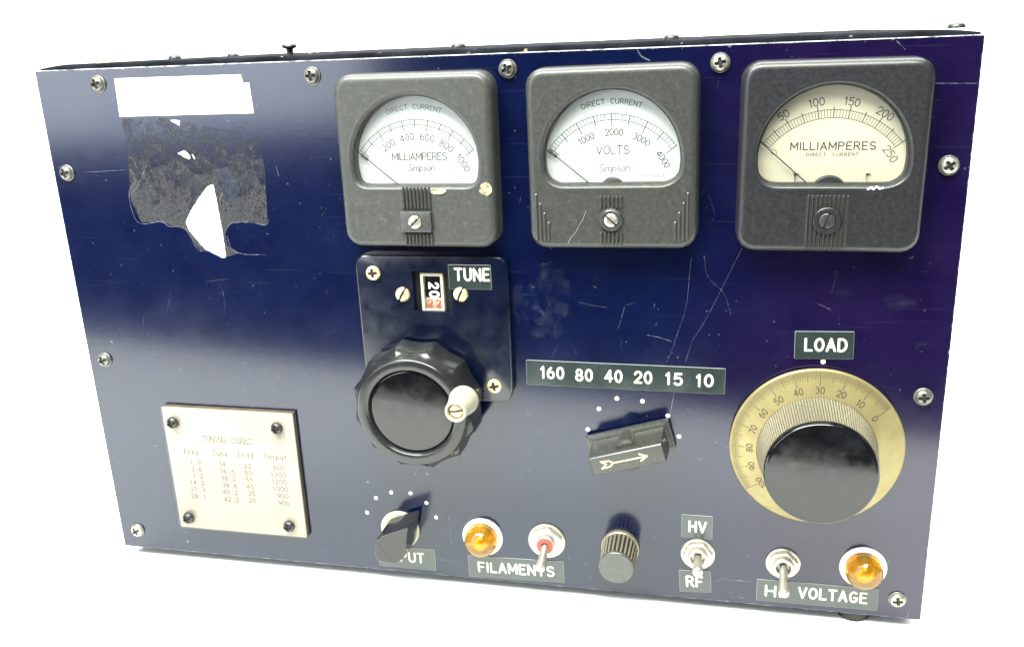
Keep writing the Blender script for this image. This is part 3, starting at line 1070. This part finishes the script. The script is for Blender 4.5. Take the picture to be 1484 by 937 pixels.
mb = MB()
W_, H_ = GX1 - GX0, GY1 - GY0
L = []
for ins, z in ((0, 0.05), (0, GZ - 1.0), (0.12, GZ - 0.62), (0.3, GZ - 0.3), (0.6, GZ - 0.1), (1.0, GZ)):
    L.append([(x, y, z) for x, y in ray_rr(0, 0, W_, H_, 5.5, hcx, hcy, ins)])
for ins, z in ((-0.05, GZ), (0, GZ - 0.2), (0, 0.3)):
    L.append([(x, y, z) for x, y in ray_rr(hcx, hcy, wx1 - wx0, wy1 - wy0, 0.1, hcx, hcy, ins)])
mb.quad_strip(L)
gear = part(mb, 'gear_plate', 'plate', gx, gy, 0, 0, 15, 'raised square plate of the tuning drive with a turns counter window')
for u, v, kind, a in ((540, 396, 'brass', 0.1), (716, 560, 'brass', 0.2), (583, 427, 'slotbrass', 1.05), (667, 427, 'slotbrass', 1.15)):
    x, h = pix(u, v, GZ + 1)
    place(SCR[kind], 'screw', gear, mm(x - gx, h - gy, GZ - 0.05), a)

# turns counter inside the window
fx, fy = pix(627, 424, 3)
fx, fy = fx - gx, fy - gy
mb = MB().box(wx0, wx1, wy0, wy1, 0.1, 0.35)
sub(mb, 'counter_recess', 'dark', gear, smooth=0)
cnt = MB()
fw, fh, t = 11.2, 19.3, 1.35
outer = [(fx - fw / 2, fy - fh / 2), (fx + fw / 2, fy - fh / 2), (fx + fw / 2, fy + fh / 2), (fx - fw / 2, fy + fh / 2)]
inn = [(fx - fw / 2 + t, fy - fh / 2 + t), (fx + fw / 2 - t, fy - fh / 2 + t), (fx + fw / 2 - t, fy + fh / 2 - t), (fx - fw / 2 + t, fy + fh / 2 - t)]
cnt.quad_strip([[(x, y, 0.36) for x, y in outer], [(x, y, 3.4) for x, y in outer], [(x, y, 3.4) for x, y in inn], [(x, y, 0.5) for x, y in inn]])
frame = sub(cnt, 'counter_frame', 'ivory', gear, smooth=0)
# number drum: a shallow cylinder across the window, black with an ivory lower band
dr = MB()
nseg = 14
loops, mats_ = [], []
for k in range(nseg + 1):
    a = math.radians(-58 + 116 * k / nseg)
    yy, zz_ = fy + (fh / 2 - t - 0.1) * math.sin(a) / math.sin(math.radians(58)), 0.5 + 2.2 * (math.cos(a) - math.cos(math.radians(58)))
    loops.append([(fx - fw / 2 + t + 0.05, yy, zz_), (fx + fw / 2 - t - 0.05, yy, zz_)][::-1])
    mats_.append(1 if yy < fy - 3.1 else 0)
dr.quad_strip(loops, closed=False, mats=mats_)
drum = sub(dr, 'number_drum', ['black', 'ivory'], gear, smooth=60)
mb = MB()
zt = 1.62
put_text(mb, '2', fx + 0.3, fy + 3.1, 4.4, 1.0, zt, 0.12, rot=-math.pi / 2, mat=0)
put_text(mb, '0', fx + 0.3, fy - 1.2, 4.4, 1.05, zt, 0.12, rot=-math.pi / 2, mat=0)
put_text(mb, '2', fx - 2.0, fy - 5.6, 3.4, 0.85, 1.25, 0.12, mat=1)
put_text(mb, '2', fx + 2.1, fy - 5.6, 3.4, 0.85, 1.25, 0.12, mat=1)
sub(mb, 'counter_digits', ['white', 'redink'], gear)

# big fluted knob
KX, KY = 192.0, 104.6
NL = 12


def flute(k, r, a):
    if k in (1, 2, 3, 4):
        # concave flutes that meet in ridges
        ph = ((a - math.radians(103)) * NL / (2 * math.pi)) % 1.0
        return r - (1.9, 1.9, 1.9, 1.0)[k - 1] * math.sin(math.pi * ph)
    return r


mb = MB()
prof = [(28.0, 7.0), (31.6, 7.2), (31.9, 9.0), (31.5, 19.5), (29.6, 21.6), (27.6, 23.2), (27.0, 24.9), (26.5, 25.4), (25.8, 25.6), (22.6, 25.6), (21.9, 25.4),
        (21.5, 24.8), (21.3, 23.2), (20.8, 22.6), (20.4, 23.2)]
mb.lathe(prof, 192, False, False, mod=flute)
knob = part(mb, 'tuning_knob', 'rim', KX, KY, 0, 0, 45, 'large black fluted knob with a pale spinner handle')
mb = MB().lathe([(20.5, 23.1), (20.3, 23.6), (19.9, 23.75), (19.3, 23.77), (0.5, 23.78)], 96, True)
sub(mb, 'knob_face', 'black', knob, smooth=30)
mb = MB().lathe([(9.0, 0.2), (9.0, 7.1)], 48, False)
sub(mb, 'knob_hub', 'black', knob)
# spinner handle
hx, hy = 219.3 - KX, 113.4 - KY
mb = MB()
mb.lathe([(3.0, 21.0), (5.0, 24.6), (6.8, 25.8), (7.0, 27.6), (6.7, 29.4), (5.8, 33.5), (5.2, 38.0), (5.1, 40.6), (4.9, 41.3), (4.2, 41.6), (3.8, 41.2), (3.7, 39.0)], 48, True)
sp = sub(mb, 'spinner_handle', 'ivory', knob, (hx, hy, 0), smooth=40)
slot = SCR['slotbrass']
o = place(slot, 'handle_screw', knob, mm(hx, hy, 38.9), 0.15)
o.scale = (0.98, 0.98, 0.7)


# ---- embossed labels
def tape_label(name, text_list, corners, label, lh=5.4, broken=False):
    """corners: pixels TL TR BR BL; text_list: (string, u, v)"""
    P = [pix(u, v, 0.3) for u, v in corners]
    cx, cy = sum(p[0] for p in P) / 4, sum(p[1] for p in P) / 4
    zb = corners_z.get(name, 0.0)
    ang = math.atan2(P[1][1] - P[0][1] + P[2][1] - P[3][1], P[1][0] - P[0][0] + P[2][0] - P[3][0])
    w = ((Vector(P[1]) - Vector(P[0])).length + (Vector(P[2]) - Vector(P[3])).length) / 2
    h = ((Vector(P[0]) - Vector(P[3])).length + (Vector(P[1]) - Vector(P[2])).length) / 2
    mb = plate_mb(w, h, 0.35, 0.04, 0.42, 0.14, 3)
    n = len(rrect(1, 1, 0.1, 3))
    for i, f in enumerate(mb.f):
        if len(f) == 4:
            mb.mi[i] = 1
    o = part(mb, 'tape_label', ['tape', 'tapeedge'], cx, cy, zb, ang, 0, label)
    mb = MB()
    for s, u, v, ww in text_list:
        x, hh = pix(u, v, 0.4 + zb)
        dx, dy = x - cx, hh - cy
        c, sn = math.cos(-ang), math.sin(-ang)
        lx, ly = dx * c - dy * sn, dx * sn + dy * c
        st, wd = text_strokes(s, lh, gap=2.1, space=4)
        put_text(mb, s, lx, ly, lh, 1.18, 0.40, 0.32, xs=ww / wd, gap=2.1, space=4, kw2={'jit': 0.09})
    sub(mb, 'lettering', 'emboss', o, smooth=60)
    return o


corners_z = {'TUNE': GZ + 0.02}


def put_tape(name, tl, corners, label, **kw):
    return tape_label(name, tl, corners, label, **kw)


put_tape('band', [('160', 800.5, 540, 10.6), ('80', 846.5, 543.5, 7.4), ('40', 889, 545, 7.6), ('20', 932, 547, 7.6), ('15', 977, 549, 7.0), ('10', 1021.5, 551.5, 7.0)],
         [(763, 521), (1052, 534), (1050, 571), (763, 557)], 'long embossed strip reading 160 80 40 20 15 10')
put_tape('TUNE', [('TUNE', 684, 398, 16.2)], [(654, 379), (716, 381), (715, 415), (655, 415)], 'embossed label reading TUNE')
put_tape('LOAD', [('LOAD', 1197, 500, 17.2)], [(1152, 480), (1239, 480), (1236, 521), (1151, 519)], 'embossed label reading LOAD')
put_tape('FILAMENTS', [('FILAMENTS', 747.5, 824, 40.0)], [(678, 804), (817, 813), (818, 844), (680, 834)], 'embossed label reading FILAMENTS')
put_tape('HV', [('HV', 1011, 763, 7.8)], [(988, 744), (1033, 748), (1032, 781), (987, 778)], 'embossed label reading HV')
put_tape('RF', [('RF', 1006.5, 842, 7.4)], [(985, 825), (1031, 827), (1030, 858), (984, 856)], 'embossed label reading RF')
put_tape('HV2', [('HI', 1121, 856, 7.0), ('VOLTAGE', 1206.5, 862, 31.0)], [(1097, 838), (1274, 853), (1271, 884), (1096, 869)], 'embossed label ending in VOLTAGE, crossed by a switch lever')
put_tape('INPUT', [('INPUT', 588.5, 806, 19.5)], [(549, 788), (631, 796), (631, 826), (549, 819)], 'embossed label ending in PUT, half hidden by the pointer knob')

# ---- white index dots
dot_mb = MB().lathe([(1.05, 0.0), (1.05, 0.08), (0.8, 0.14)], 20, True)
dot_o = dot_mb.build('index_dot', 'white', None)
dot_mesh = dot_o.data
bpy.data.objects.remove(dot_o)
for u, v in ((894, 577), (931, 581), (868, 592), (852, 622), (968, 602), (984, 632), (532, 742), (545, 721), (567, 713), (595, 714),
             (618, 728), (632, 749), (1193, 524)):
    x, h = pix(u, v, 0)
    place(dot_mesh, 'index_dot', panel, on_panel(x, h, 0.01))

# ---- load dial
LX, LY = 378.7, 88.0
mb = MB().lathe([(37.6, 1.2), (38.4, 1.4), (38.5, 2.6), (38.0, 3.2), (32.0, 5.0), (26.8, 6.6), (26.4, 6.7)], 128, False)
dial = part(mb, 'load_dial', 'gold', LX, LY, 0, 0, 30, 'large gold dial engraved 0 to 100 with a black knob')


def cone_z(r):
    return 3.2 + (38.0 - r) * (6.6 - 3.2) / (38.0 - 26.8)


# engraved graduations lie on the cone
gx0, gh0 = pix(1276, 600, 4.5)
A0 = math.degrees(math.atan2(gh0 - LY, gx0 - LX))
gx1, gh1 = pix(1090, 704, 4.5)
A1 = math.degrees(math.atan2(gh1 - LY, gx1 - LX)) % 360
mb = MB()
tick_n = 200


def cone_line(mb, a, r0, r1, w):
    c, s = math.cos(a), math.sin(a)
    lp = []
    for r in (r0, r1):
        for q in (-w / 2, w / 2):
            lp.append((r * c - q * s, r * s + q * c, cone_z(r) + 0.03))
    b = len(mb.v)
    mb.v += lp
    mb.f.append((b, b + 2, b + 3, b + 1))
    mb.mi.append(0)


for k in range(tick_n + 1):
    a = math.radians(A0 + (A1 - A0) * k / tick_n)
    ln = 6.2 if k % 20 == 0 else (4.4 if k % 10 == 0 else (3.6 if k % 2 == 0 else 2.4))
    cone_line(mb, a, 37.6, 37.6 - ln, 0.30 if k % 10 == 0 else 0.22)
sub(mb, 'graduations', 'engrave', dial, smooth=0)
mb = MB()
for v in range(0, 101, 10):
    a = A0 + (A1 - A0) * v / 100
    st, wid = text_strokes(str(v), 2.7, gap=1.5)
    R0 = 28.2
    b0 = len(mb.v)
    for l in st:
        pts = []
        for x, y in l:
            t_ = math.radians(a) - x / (R0 + 1.3)
            pts.append(((R0 + y) * math.cos(t_), (R0 + y) * math.sin(t_)))
        ridge(mb, pts, 0.46, 0.0, 0.05)
    for i in range(b0, len(mb.v)):
        x, y, z = mb.v[i]
        mb.v[i] = (x, y, z + cone_z(math.hypot(x, y)) + 0.01)
sub(mb, 'numerals', 'engrave', dial)


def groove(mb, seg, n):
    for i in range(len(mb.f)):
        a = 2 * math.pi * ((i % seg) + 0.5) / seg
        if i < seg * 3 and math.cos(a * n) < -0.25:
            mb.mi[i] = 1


def knurl(n, depth):
    def f(k, r, a):
        if k in (1, 2):
            return r - depth * (0.5 - 0.5 * math.cos(a * n))
        return r
    return f


mb = MB().lathe([(26.3, 6.6), (26.2, 7.2), (24.3, 25.5), (23.6, 26.5)], 128 * 6, False, mod=knurl(128, 0.7))
groove(mb, 128 * 6, 128)
lk = part(mb, 'load_knob', ['knurl', 'groove'], LX, LY, 0, 0, 50, 'black knob with finely knurled metal side on the gold dial')
mb = MB().lathe([(23.9, 26.3), (24.0, 28.8), (23.6, 29.8), (23.1, 30.1), (22.5, 30.2), (21.9, 30.22), (0.5, 30.25)], 96, True)
sub(mb, 'knob_face', 'black', lk, smooth=50)

# ---- band switch bar knob
BX, BY, BA = 294.3, 85.2, math.radians(16.3)
mb = MB()
base = round_poly([(-20.2, -8.2), (20.2, -8.2), (20.6, 8.2), (-20.6, 8.2)], 1.6, 4)
ring2 = round_poly([(-18.9, -7.0), (18.9, -7.0), (19.1, 7.0), (-19.1, 7.0)], 1.4, 4)
ring3 = round_poly([(-18.0, -5.6), (18.0, -5.6), (18.0, 5.6), (-18.0, 5.6)], 0.8, 4)
top = round_poly([(-17.6, -4.6), (17.6, -4.6), (17.6, 4.6), (-17.6, 4.6)], 0.7, 4)
top2 = round_poly([(-17.2, -4.2), (17.2, -4.2), (17.2, 4.2), (-17.2, 4.2)], 0.6, 4)
mb.quad_strip([[(x, y, z) for x, y in lp] for lp, z in ((base, 1.6), (base, 3.4), (ring2, 4.0), (ring2, 4.9), (ring3, 5.4), (top, 21.3), (top2, 21.8))], True, True, True)
bar = part(mb, 'band_switch_knob', 'knobgrey', BX, BY, 0, BA, 30, 'grey bar knob with a gold arrow')
for sgn in (1, -1):
    mb = MB()
    # half-round hub that bulges from the flank over the shaft
    loops = []
    for z, ry, wx_ in ((4.95, 8.0, 4.2), (9.0, 7.9, 4.6), (14.0, 7.8, 5.0), (17.2, 7.7, 5.2), (17.9, 7.2, 4.8)):
        loops.append([(wx_ * math.cos(a), sgn * (3.2 + (ry - 3.2) * math.sin(a) ** 0.8), z) for a in [math.pi * q / 16 for q in range(17)]][::sgn])
    mb.quad_strip(loops, closed=False)
    lid_pts = loops[-1]
    mb.v += lid_pts
    b = len(mb.v) - len(lid_pts)
    mb.f.append(tuple(b + i for i in range(len(lid_pts))))
    mb.mi.append(0)
    sub(mb, 'knob_boss', 'knobgrey', bar, smooth=40)
mb = MB().lathe([(7.4, 0.05), (7.4, 1.7)], 40, False)
sub(mb, 'knob_hub', 'dark', bar)
mb = MB()
for l in ([(-6.8, 0.1), (9.6, 0.1)], [(9.6, 0.1), (6.2, 1.9)], [(9.6, 0.1), (6.2, -1.6)], [(-6.6, 0.1), (-8.2, 1.5), (-12.2, 1.9)], [(-6.6, 0.1), (-8.4, -1.3), (-12.4, -1.6)],
          [(-12.2, 1.9), (-9.9, 0.1), (-12.4, -1.6)]):
    ridge(mb, l, 0.62, 21.78, 0.12)
sub(mb, 'arrow', 'arrow', bar)

# ---- input pointer knob
IX, IY = 172.8, 28.2
pts = [(183.9, 39.7), (166.4, 32.4), (164.2, 26.5), (164.8, 18.4), (175.2, 17.0), (180.2, 21.4)]
pts = [(x - IX, y - IY) for x, y in pts]
f1 = round_poly(pts, [0.8, 3.0, 3.5, 2.5, 2.5, 2.0], 5)
f0 = [(x * 1.03, y * 1.03) for x, y in f1]
mb = poly_prism(f0, f1, 2.4, 20.0, 0.7)
ik = part(mb, 'input_knob', 'satin', IX, IY, 0, 0, 14, 'black pointer knob on a pale skirt')
mb = MB().lathe([(10.0, 0.1), (10.7, 0.4), (10.6, 1.6), (9.6, 2.35)], 56, True)
sub(mb, 'skirt', 'ivory', ik, (-0.8, -1.6, 0))

# ---- small knurled knob
SX, SY = 288.7, 26.6
mb = MB().lathe([(9.2, 0.6), (9.1, 2.6), (8.4, 18.0), (8.2, 18.5)], 24 * 12, False, mod=lambda k, r, a: r - (1.1 * (0.5 - 0.5 * math.cos(a * 24)) if k in (1, 2) else 0))
groove(mb, 24 * 12, 24)
sk = part(mb, 'small_knob', ['knurl', 'darkgroove'], SX, SY, 0, 0, 50, 'small ribbed knob with a grey cap')
mb = MB().lathe([(9.5, 0.1), (9.6, 0.8), (9.5, 2.4), (9.0, 2.8)], 56, True)
sub(mb, 'knob_collar', 'knurl', sk)
mb = MB().lathe([(8.5, 18.3), (8.45, 19.3), (8.0, 19.9), (7.6, 19.95), (7.0, 19.97), (0.4, 20.0)], 64, True)
sub(mb, 'knob_cap', 'cap', sk, smooth=50)


# ---- pilot lamps
def lamp(x, h, label):
    mb = MB().lathe([(10.7, 0.05), (10.7, 0.8), (10.2, 1.3), (8.9, 1.4), (8.6, 1.0)], 56, True)
    o = part(mb, 'pilot_lamp', 'washer', x, h, 0, 0, 35, label)
    mb = MB().lathe([(8.3, 1.05), (8.4, 5.0)] + [(8.4 * math.cos(a), 5.0 + 7.0 * math.sin(a)) for a in [math.radians(q) for q in (12, 24, 36, 48, 60, 70, 80, 88)]], 64, True, True)
    sub(mb, 'lens', 'amber', o, smooth=60)
    mb = MB().lathe([(3.8, 1.1), (3.8, 4.5)] + [(3.8 * math.cos(a), 4.5 + 3.2 * math.sin(a)) for a in [math.radians(q) for q in (20, 40, 60, 80)]], 32, True)
    sub(mb, 'bulb', 'bulb', o, smooth=60)
    return o


lamp(217.0, 25.7, 'amber pilot lamp above the FILAMENTS label')
lamp(404.0, 26.3, 'amber pilot lamp above the VOLTAGE label')


# ---- toggle switches
def toggle(x, h, R, tip, label, red=False, rot=0.2):
    mb = MB().lathe([(R, 0.05), (R, 0.9), (R - 0.4, 1.2), (5.6, 1.2)], 56, False)
    o = part(mb, 'toggle_switch', 'steel', x, h, 0, 0, 35, label)
    mb = MB()
    R6 = R - 0.7
    hexp = [(R6 * math.cos(rot + math.pi / 3 * k), R6 * math.sin(rot + math.pi / 3 * k)) for k in range(6)]
    hexp = round_poly(hexp, 1.2, 4)
    n = len(hexp)
    inner = [(5.0 * math.cos(math.atan2(y, x_)), 5.0 * math.sin(math.atan2(y, x_))) for x_, y in hexp]
    mid = [(x_ * 0.93, y * 0.93) for x_, y in hexp]
    mb.quad_strip([[(*p, 1.25) for p in hexp], [(*p, 2.9) for p in hexp], [(*p, 3.3) for p in mid], [(*p, 3.3) for p in inner]])
    sub(mb, 'hex_nut', 'steel', o, smooth=30)
    mb = MB().lathe([(4.95, 1.3), (4.95, 5.2), (4.6, 5.6), (3.6, 5.6), (3.3, 5.2), (3.2, 3.0)], 40, True)
    sub(mb, 'bushing', 'steel', o)
    if red:
        mb = MB().lathe([(4.2, 5.55), (4.2, 5.9), (1.9, 5.95), (1.7, 5.0)], 40, False)
        sub(mb, 'red_ring', 'red', o)
    # bat lever along its own axis
    d = Vector((tip[0] - x, tip[1] - h, tip[2] - 3.0))
    Ln = d.length
    mb = MB().lathe([(1.75, 0), (1.85, 2.0), (2.1, Ln * 0.5), (2.45, Ln * 0.82), (2.6, Ln - 1.8), (2.4, Ln - 0.8), (1.7, Ln - 0.2), (0.5, Ln)], 32, True)
    lv = sub(mb, 'lever', 'steel', o, (0, 0, 3.0), smooth=60)
    lv.rotation_euler = d.to_track_quat('Z', 'Y').to_euler()
    return o


def tip_at(u, v, z):
    x, h = pix(u, v, z)
    return (x, h, z)


toggle(251.0, 26.6, 9.6, tip_at(782, 826, 18), 'toggle switch with a red ring above the FILAMENTS label', True, 0.35)
toggle(327.0, 26.2, 8.3, tip_at(1011, 830, 20), 'toggle switch between the HV and RF labels', False, 0.1)
toggle(367.5, 25.0, 8.1, tip_at(1136, 863, 19), 'toggle switch crossing the VOLTAGE label', False, 0.25)

# ---- tuning chart
TP = [pix(*p, 4) for p in ((231, 588), (424, 601), (443, 779), (262, 765))]
tx, ty = sum(p[0] for p in TP) / 4, sum(p[1] for p in TP) / 4
ta = math.atan2(TP[1][1] - TP[0][1] + TP[2][1] - TP[3][1], TP[1][0] - TP[0][0] + TP[2][0] - TP[3][0])
mb = plate_mb(77.2, 73.6, 0.8, 0.05, 2.6, 0.3, 3)
chart = part(mb, 'tuning_chart', 'backing', tx, ty, 0, ta, 30, 'cream typed tuning chart held by four black screws')
mb = plate_mb(76.6, 73.0, 0.8, 2.65, 3.05, 0.08, 3)
sub(mb, 'chart_paper', 'chart', chart, smooth=30)
mb = plate_mb(77.0, 73.4, 0.8, 3.15, 4.3, 0.35, 3)
sub(mb, 'clear_cover', 'glass', chart, smooth=30)


def chart_xy(u, v, z=3.05):
    x, h = pix(u, v, z)
    dx, dy = x - tx, h - ty
    c, s = math.cos(-ta), math.sin(-ta)
    return dx * c - dy * s, dx * s + dy * c


for u, v, a in ((249, 613, .3), (400, 621, .2), (272, 751, .5), (418, 763, .1)):
    x, y = chart_xy(u, v, 5.5)
    place(SCR['chart'], 'screw', chart, mm(x, y, 4.3), a)
mb = MB()


def chart_text(s, u, v, hgt=2.3, ser=0.8, mono=None, width=None, wt=0.36):
    x, y = chart_xy(u, v)
    st, wd = text_strokes(s, hgt, mono=mono or 5.6, serif=ser)
    put_text(mb, s, x, y, hgt, wt, 3.07, 0.02, mono=mono or 5.6, serif=ser, xs=(width / wd if width else 1))


def zc(zx, zy):   # coordinates read off an enlargement of the chart
    return 170 + zx / 4.0724, 570 + zy / 4.0739


chart_text('TUNING', *zc(571, 268), 2.9, width=14.5)
chart_text('CHART', *zc(733, 278), 2.9, width=12.2)
for a, b in (((497, 287), (647, 291)), ((670, 294), (795, 299))):
    ridge(mb, [chart_xy(*zc(*a)), chart_xy(*zc(*b))], 0.22, 3.07, 0.02)
for s, zx, zy, wdt in (('Freq.', 447, 343, 11.4), ('Tune', 606, 354, 9.6), ('Load', 757, 360, 9.4), ('Output', 933, 373, 13.6)):
    chart_text(s, *zc(zx, zy), 2.6, 0.7, width=wdt)
cols = {
    'f': (['1.9', '3.8', '7.2', '14.2', '21.3', '28.7'], [(460, 405), (467, 446), (476, 485), (470, 524), (476, 563), (480, 606)]),
    't': (['34', '36.6', '38.2', '38.8', '40.2', '42.2'], [(617, 415), (648, 458), (655, 500), (663, 541), (668, 582), (674, 625)]),
    'l': (['20', '60', '55', '45', '35', '25'], [(767, 427), (773, 466), (780, 507), (785, 548), (792, 588), (797, 630)]),
    'o': (['600', '1200', '1200', '1000', '900', '900'], [(954, 437), (949, 479), (955, 520), (961, 562), (978, 604), (983, 646)]),
}
for txts, pos in cols.values():
    for s, p in zip(txts, pos):
        chart_text(s, *zc(*p), 2.5, 0.0, mono=4.9, width=2.35 * len(s))
sub(mb, 'typed_text', 'type', chart)

def ragged(pts, amp, seed, step=0.7):
    rn = random.Random(seed)
    out = []
    for i, p in enumerate(pts):
        q = pts[(i + 1) % len(pts)]
        n = max(1, int(math.hypot(q[0] - p[0], q[1] - p[1]) / step))
        for k in range(n):
            t_ = k / n
            a = amp if k else amp * 0.3
            out.append((p[0] + (q[0] - p[0]) * t_ + rn.uniform(-a, a), p[1] + (q[1] - p[1]) * t_ + rn.uniform(-a, a)))
    return out


# ---- paper sticker, old tape residue and torn paper
st_pts = [pix(*p) for p in ((166, 114), (349, 108), (353, 121), (361, 119.5), (368, 164), (174, 169))]
mb = MB()
sx_, sy_ = st_pts[0]
mb.quad_strip([[(x - sx_, y - sy_, 0.05) for x, y in reversed(st_pts)], [(x - sx_, y - sy_, 0.22) for x, y in reversed(st_pts)]], True, True, True)
stick = part(mb, 'paper_sticker', 'paper', sx_, sy_, 0, 0, 0, 'blank white paper sticker with one torn corner')
mb = MB()
ridge(mb, [(a - sx_, b - sy_) for a, b in (pix(215.5, 118), pix(214.5, 122), pix(216.5, 126))], 0.5, 0.22, 0.03, 0)
for l in ([(196, 146), (200, 133), (211, 146), (214, 132)], [(231, 146), (239, 133), (232, 138)], [(252, 146), (254, 132), (262, 133)],
          [(284, 145), (283, 132)], [(284, 138), (300, 137)], [(301, 145), (300, 131)]):
    ridge(mb, [(pix(*p)[0] - sx_, pix(*p)[1] - sy_) for p in l], 0.8, 0.22, 0.02, 1)
sub(mb, 'pen_marks', ['pink', 'faint'], stick)

rs = [(176, 172), (228, 170), (270, 178), (330, 188), (352, 182), (376, 200), (384, 248), (388, 322), (383, 327), (362, 321), (334, 324), (326, 338),
      (330, 356), (346, 366), (330, 372), (290, 362), (268, 332), (234, 322), (205, 322), (190, 290), (187, 245), (182, 205)]
rp = [pix(*p) for p in rs]
rx, ry = 80.0, 215.0
mb = MB()
q = round_poly([(x - rx, y - ry) for x, y in reversed(rp)], 1.2, 3)
mb.quad_strip([[(x, y, 0.01) for x, y in q], [(x, y, 0.07) for x, y in q]], True, False, True)
res = part(mb, 'tape_residue', 'residue', rx, ry, 0, 0, 0, 'mottled patch of old tape adhesive with torn white paper')
mb = MB()
for l in ([(187, 285), (200, 268), (212, 240)], [(190, 245), (196, 262), (187, 282), (200, 322), (234, 321), (245, 328), (268, 330), (284, 358), (292, 364)],
          [(326, 338), (334, 324), (362, 322), (384, 326), (390, 318)], [(329, 342), (336, 360), (352, 368), (384, 369)], [(318, 290), (330, 266), (345, 262)]):
    ridge(mb, smooth_line([(pix(*p)[0] - rx, pix(*p)[1] - ry) for p in l]), 0.26, 0.07, 0.03)
sub(mb, 'glue_line', 'scratch', res)
tp = [(309, 267), (300, 271), (288, 288), (277, 305), (270, 322), (275, 335), (284, 345), (297, 360), (312, 368), (322, 373), (328, 372), (324, 345), (318, 310)]
tp = ragged([pix(*p) for p in tp], 0.22, 21)
mb = MB()
mb.quad_strip([[(x - rx, y - ry, 0.08) for x, y in tp], [(x - rx, y - ry, 0.25) for x, y in tp]], True, True, True)
sub(mb, 'torn_paper', 'paper', res, smooth=0)
for pl in ([(247, 174), (261, 175), (260, 182), (255, 179)], [(258, 222), (268, 218), (276, 227), (274, 231)], [(278, 223), (282, 228), (283, 231)]):
    w_ = ragged([pix(*p) for p in pl], 0.2, len(pl) + int(pl[0][0]))
    mb = MB().quad_strip([[(x - rx, y - ry, 0.08) for x, y in reversed(w_)], [(x - rx, y - ry, 0.2) for x, y in reversed(w_)]], True, True, True)
    sub(mb, 'paper_scrap', 'paper', res, smooth=0)
for cx_, cy_, a, b, sd in ((328, 254, 4.4, 4.0, 3), (333, 278, 4.6, 4.6, 8)):
    x, h = pix(cx_, cy_)
    film('glue_lump', 'lump', res, blob(x, h, a, b, seed=sd), 0.08, (rx, ry))

# ---- scratches and smudges on the paint
mb = MB()


def zs(zx, zy):
    return 740 + zx / 4.24, 360 + zy / 4.239


for l, w in (([(1420, 0), (1370, 100), (1290, 260), (1190, 450), (1110, 575)], 0.20), ([(1108, 60), (1096, 200), (1080, 350), (1040, 480), (985, 640), (955, 700)], 0.20),
             ([(1190, 40), (1205, 160), (1260, 225), (1310, 275), (1345, 370), (1350, 405)], 0.16), ([(840, 532), (910, 545), (990, 570)], 0.34), ([(700, 360), (660, 495)], 0.2),
             ([(415, 328), (500, 348), (590, 362)], 0.2), ([(1108, 595), (1075, 690)], 0.25), ([(190, 95), (255, 97)], 0.16), ([(165, 350), (205, 410)], 0.2), ([(505, 228), (525, 240)], 0.45),
             ([(760, 335), (705, 348)], 0.12), ([(250, 670), (280, 615)], 0.18), ([(885, 340), (880, 365)], 0.3)):
    ridge(mb, smooth_line([(pix(*zs(*p))[0] - PW / 2, pix(*zs(*p))[1] - PH / 2) for p in l]), w * 0.6, 0.004, 0.02)
for l, w in (([(977, 569), (975, 580), (971, 600)], 0.5), ([(1036, 842), (1050, 838), (1062, 840), (1090, 842)], 0.4), ([(1062, 865), (1084, 866)], 0.4), ([(1313, 895), (1318, 887)], 0.4),
             ([(650, 735), (654, 788)], 0.28), ([(620, 806), (665, 815)], 0.3), ([(1186, 440), (1204, 449)], 0.3), ([(1083, 802), (1083, 822)], 0.25), ([(1352, 121), (1418, 121)], 0.35), ([(1300, 60), (1312, 72)], 0.5),
             ([(924, 73), (930, 82), (942, 88)], 0.9), ([(120, 250), (185, 246)], 0.22), ([(400, 240), (404, 256)], 0.3), ([(216, 645), (236, 647)], 0.35)):
    ridge(mb, smooth_line([(pix(*p)[0] - PW / 2, pix(*p)[1] - PH / 2) for p in l]), w * 0.6, 0.006, 0.02)
rnd = random.Random(11)
sc = sub(mb, 'scratches', 'scratch', panel)
sc['kind'] = 'stuff'
mb = MB()
for k in range(150):
    u, v = rnd.uniform(80, 1400), rnd.uniform(100, 860)
    x, h = pix(u, v)
    if not (6 < x < PW - 6 and 5 < h < PH - 6):
        continue
    a = rnd.choice([rnd.gauss(0.0, 0.15), rnd.uniform(0, math.pi), rnd.gauss(1.2, 0.3)])
    Ls = rnd.uniform(0.8, 14) if rnd.random() < 0.4 else rnd.uniform(0.6, 3.0)
    bend = rnd.uniform(-0.15, 0.15)
    pts = []
    for q in range(5):
        t_ = q / 4
        aa = a + bend * (t_ - 0.5) * 2
        pts.append((x - PW / 2 + Ls * (t_ - 0.5) * math.cos(aa), h - PH / 2 + Ls * (t_ - 0.5) * math.sin(aa)))
    if min(p[0] for p in pts) < -PW / 2 + 2 or max(p[0] for p in pts) > PW / 2 - 2:
        continue
    ridge(mb, pts, rnd.uniform(0.09, 0.22), 0.003, 0.02)
fs = sub(mb, 'faint_scratches', 'faintscratch', panel)
fs['kind'] = 'stuff'
for u, v, a, b, sd in ((1298, 436, 4.2, 4.2, 2), (1314, 440, 3.6, 3.6, 6), (1338, 502, 3.5, 2.0, 9), (752, 440, 4.5, 9, 12), (800, 430, 10, 16, 14), (790, 475, 8, 6, 15), (1222, 424, 3, 1.4, 16),
                       (860, 655, 3, 5, 19), (560, 480, 1, 1, 20)):
    x, h = pix(u, v)
    film('smudge', 'smudge', panel, blob(x, h, a, b, 16, 0.22, sd), 0.004, (PW / 2, PH / 2))
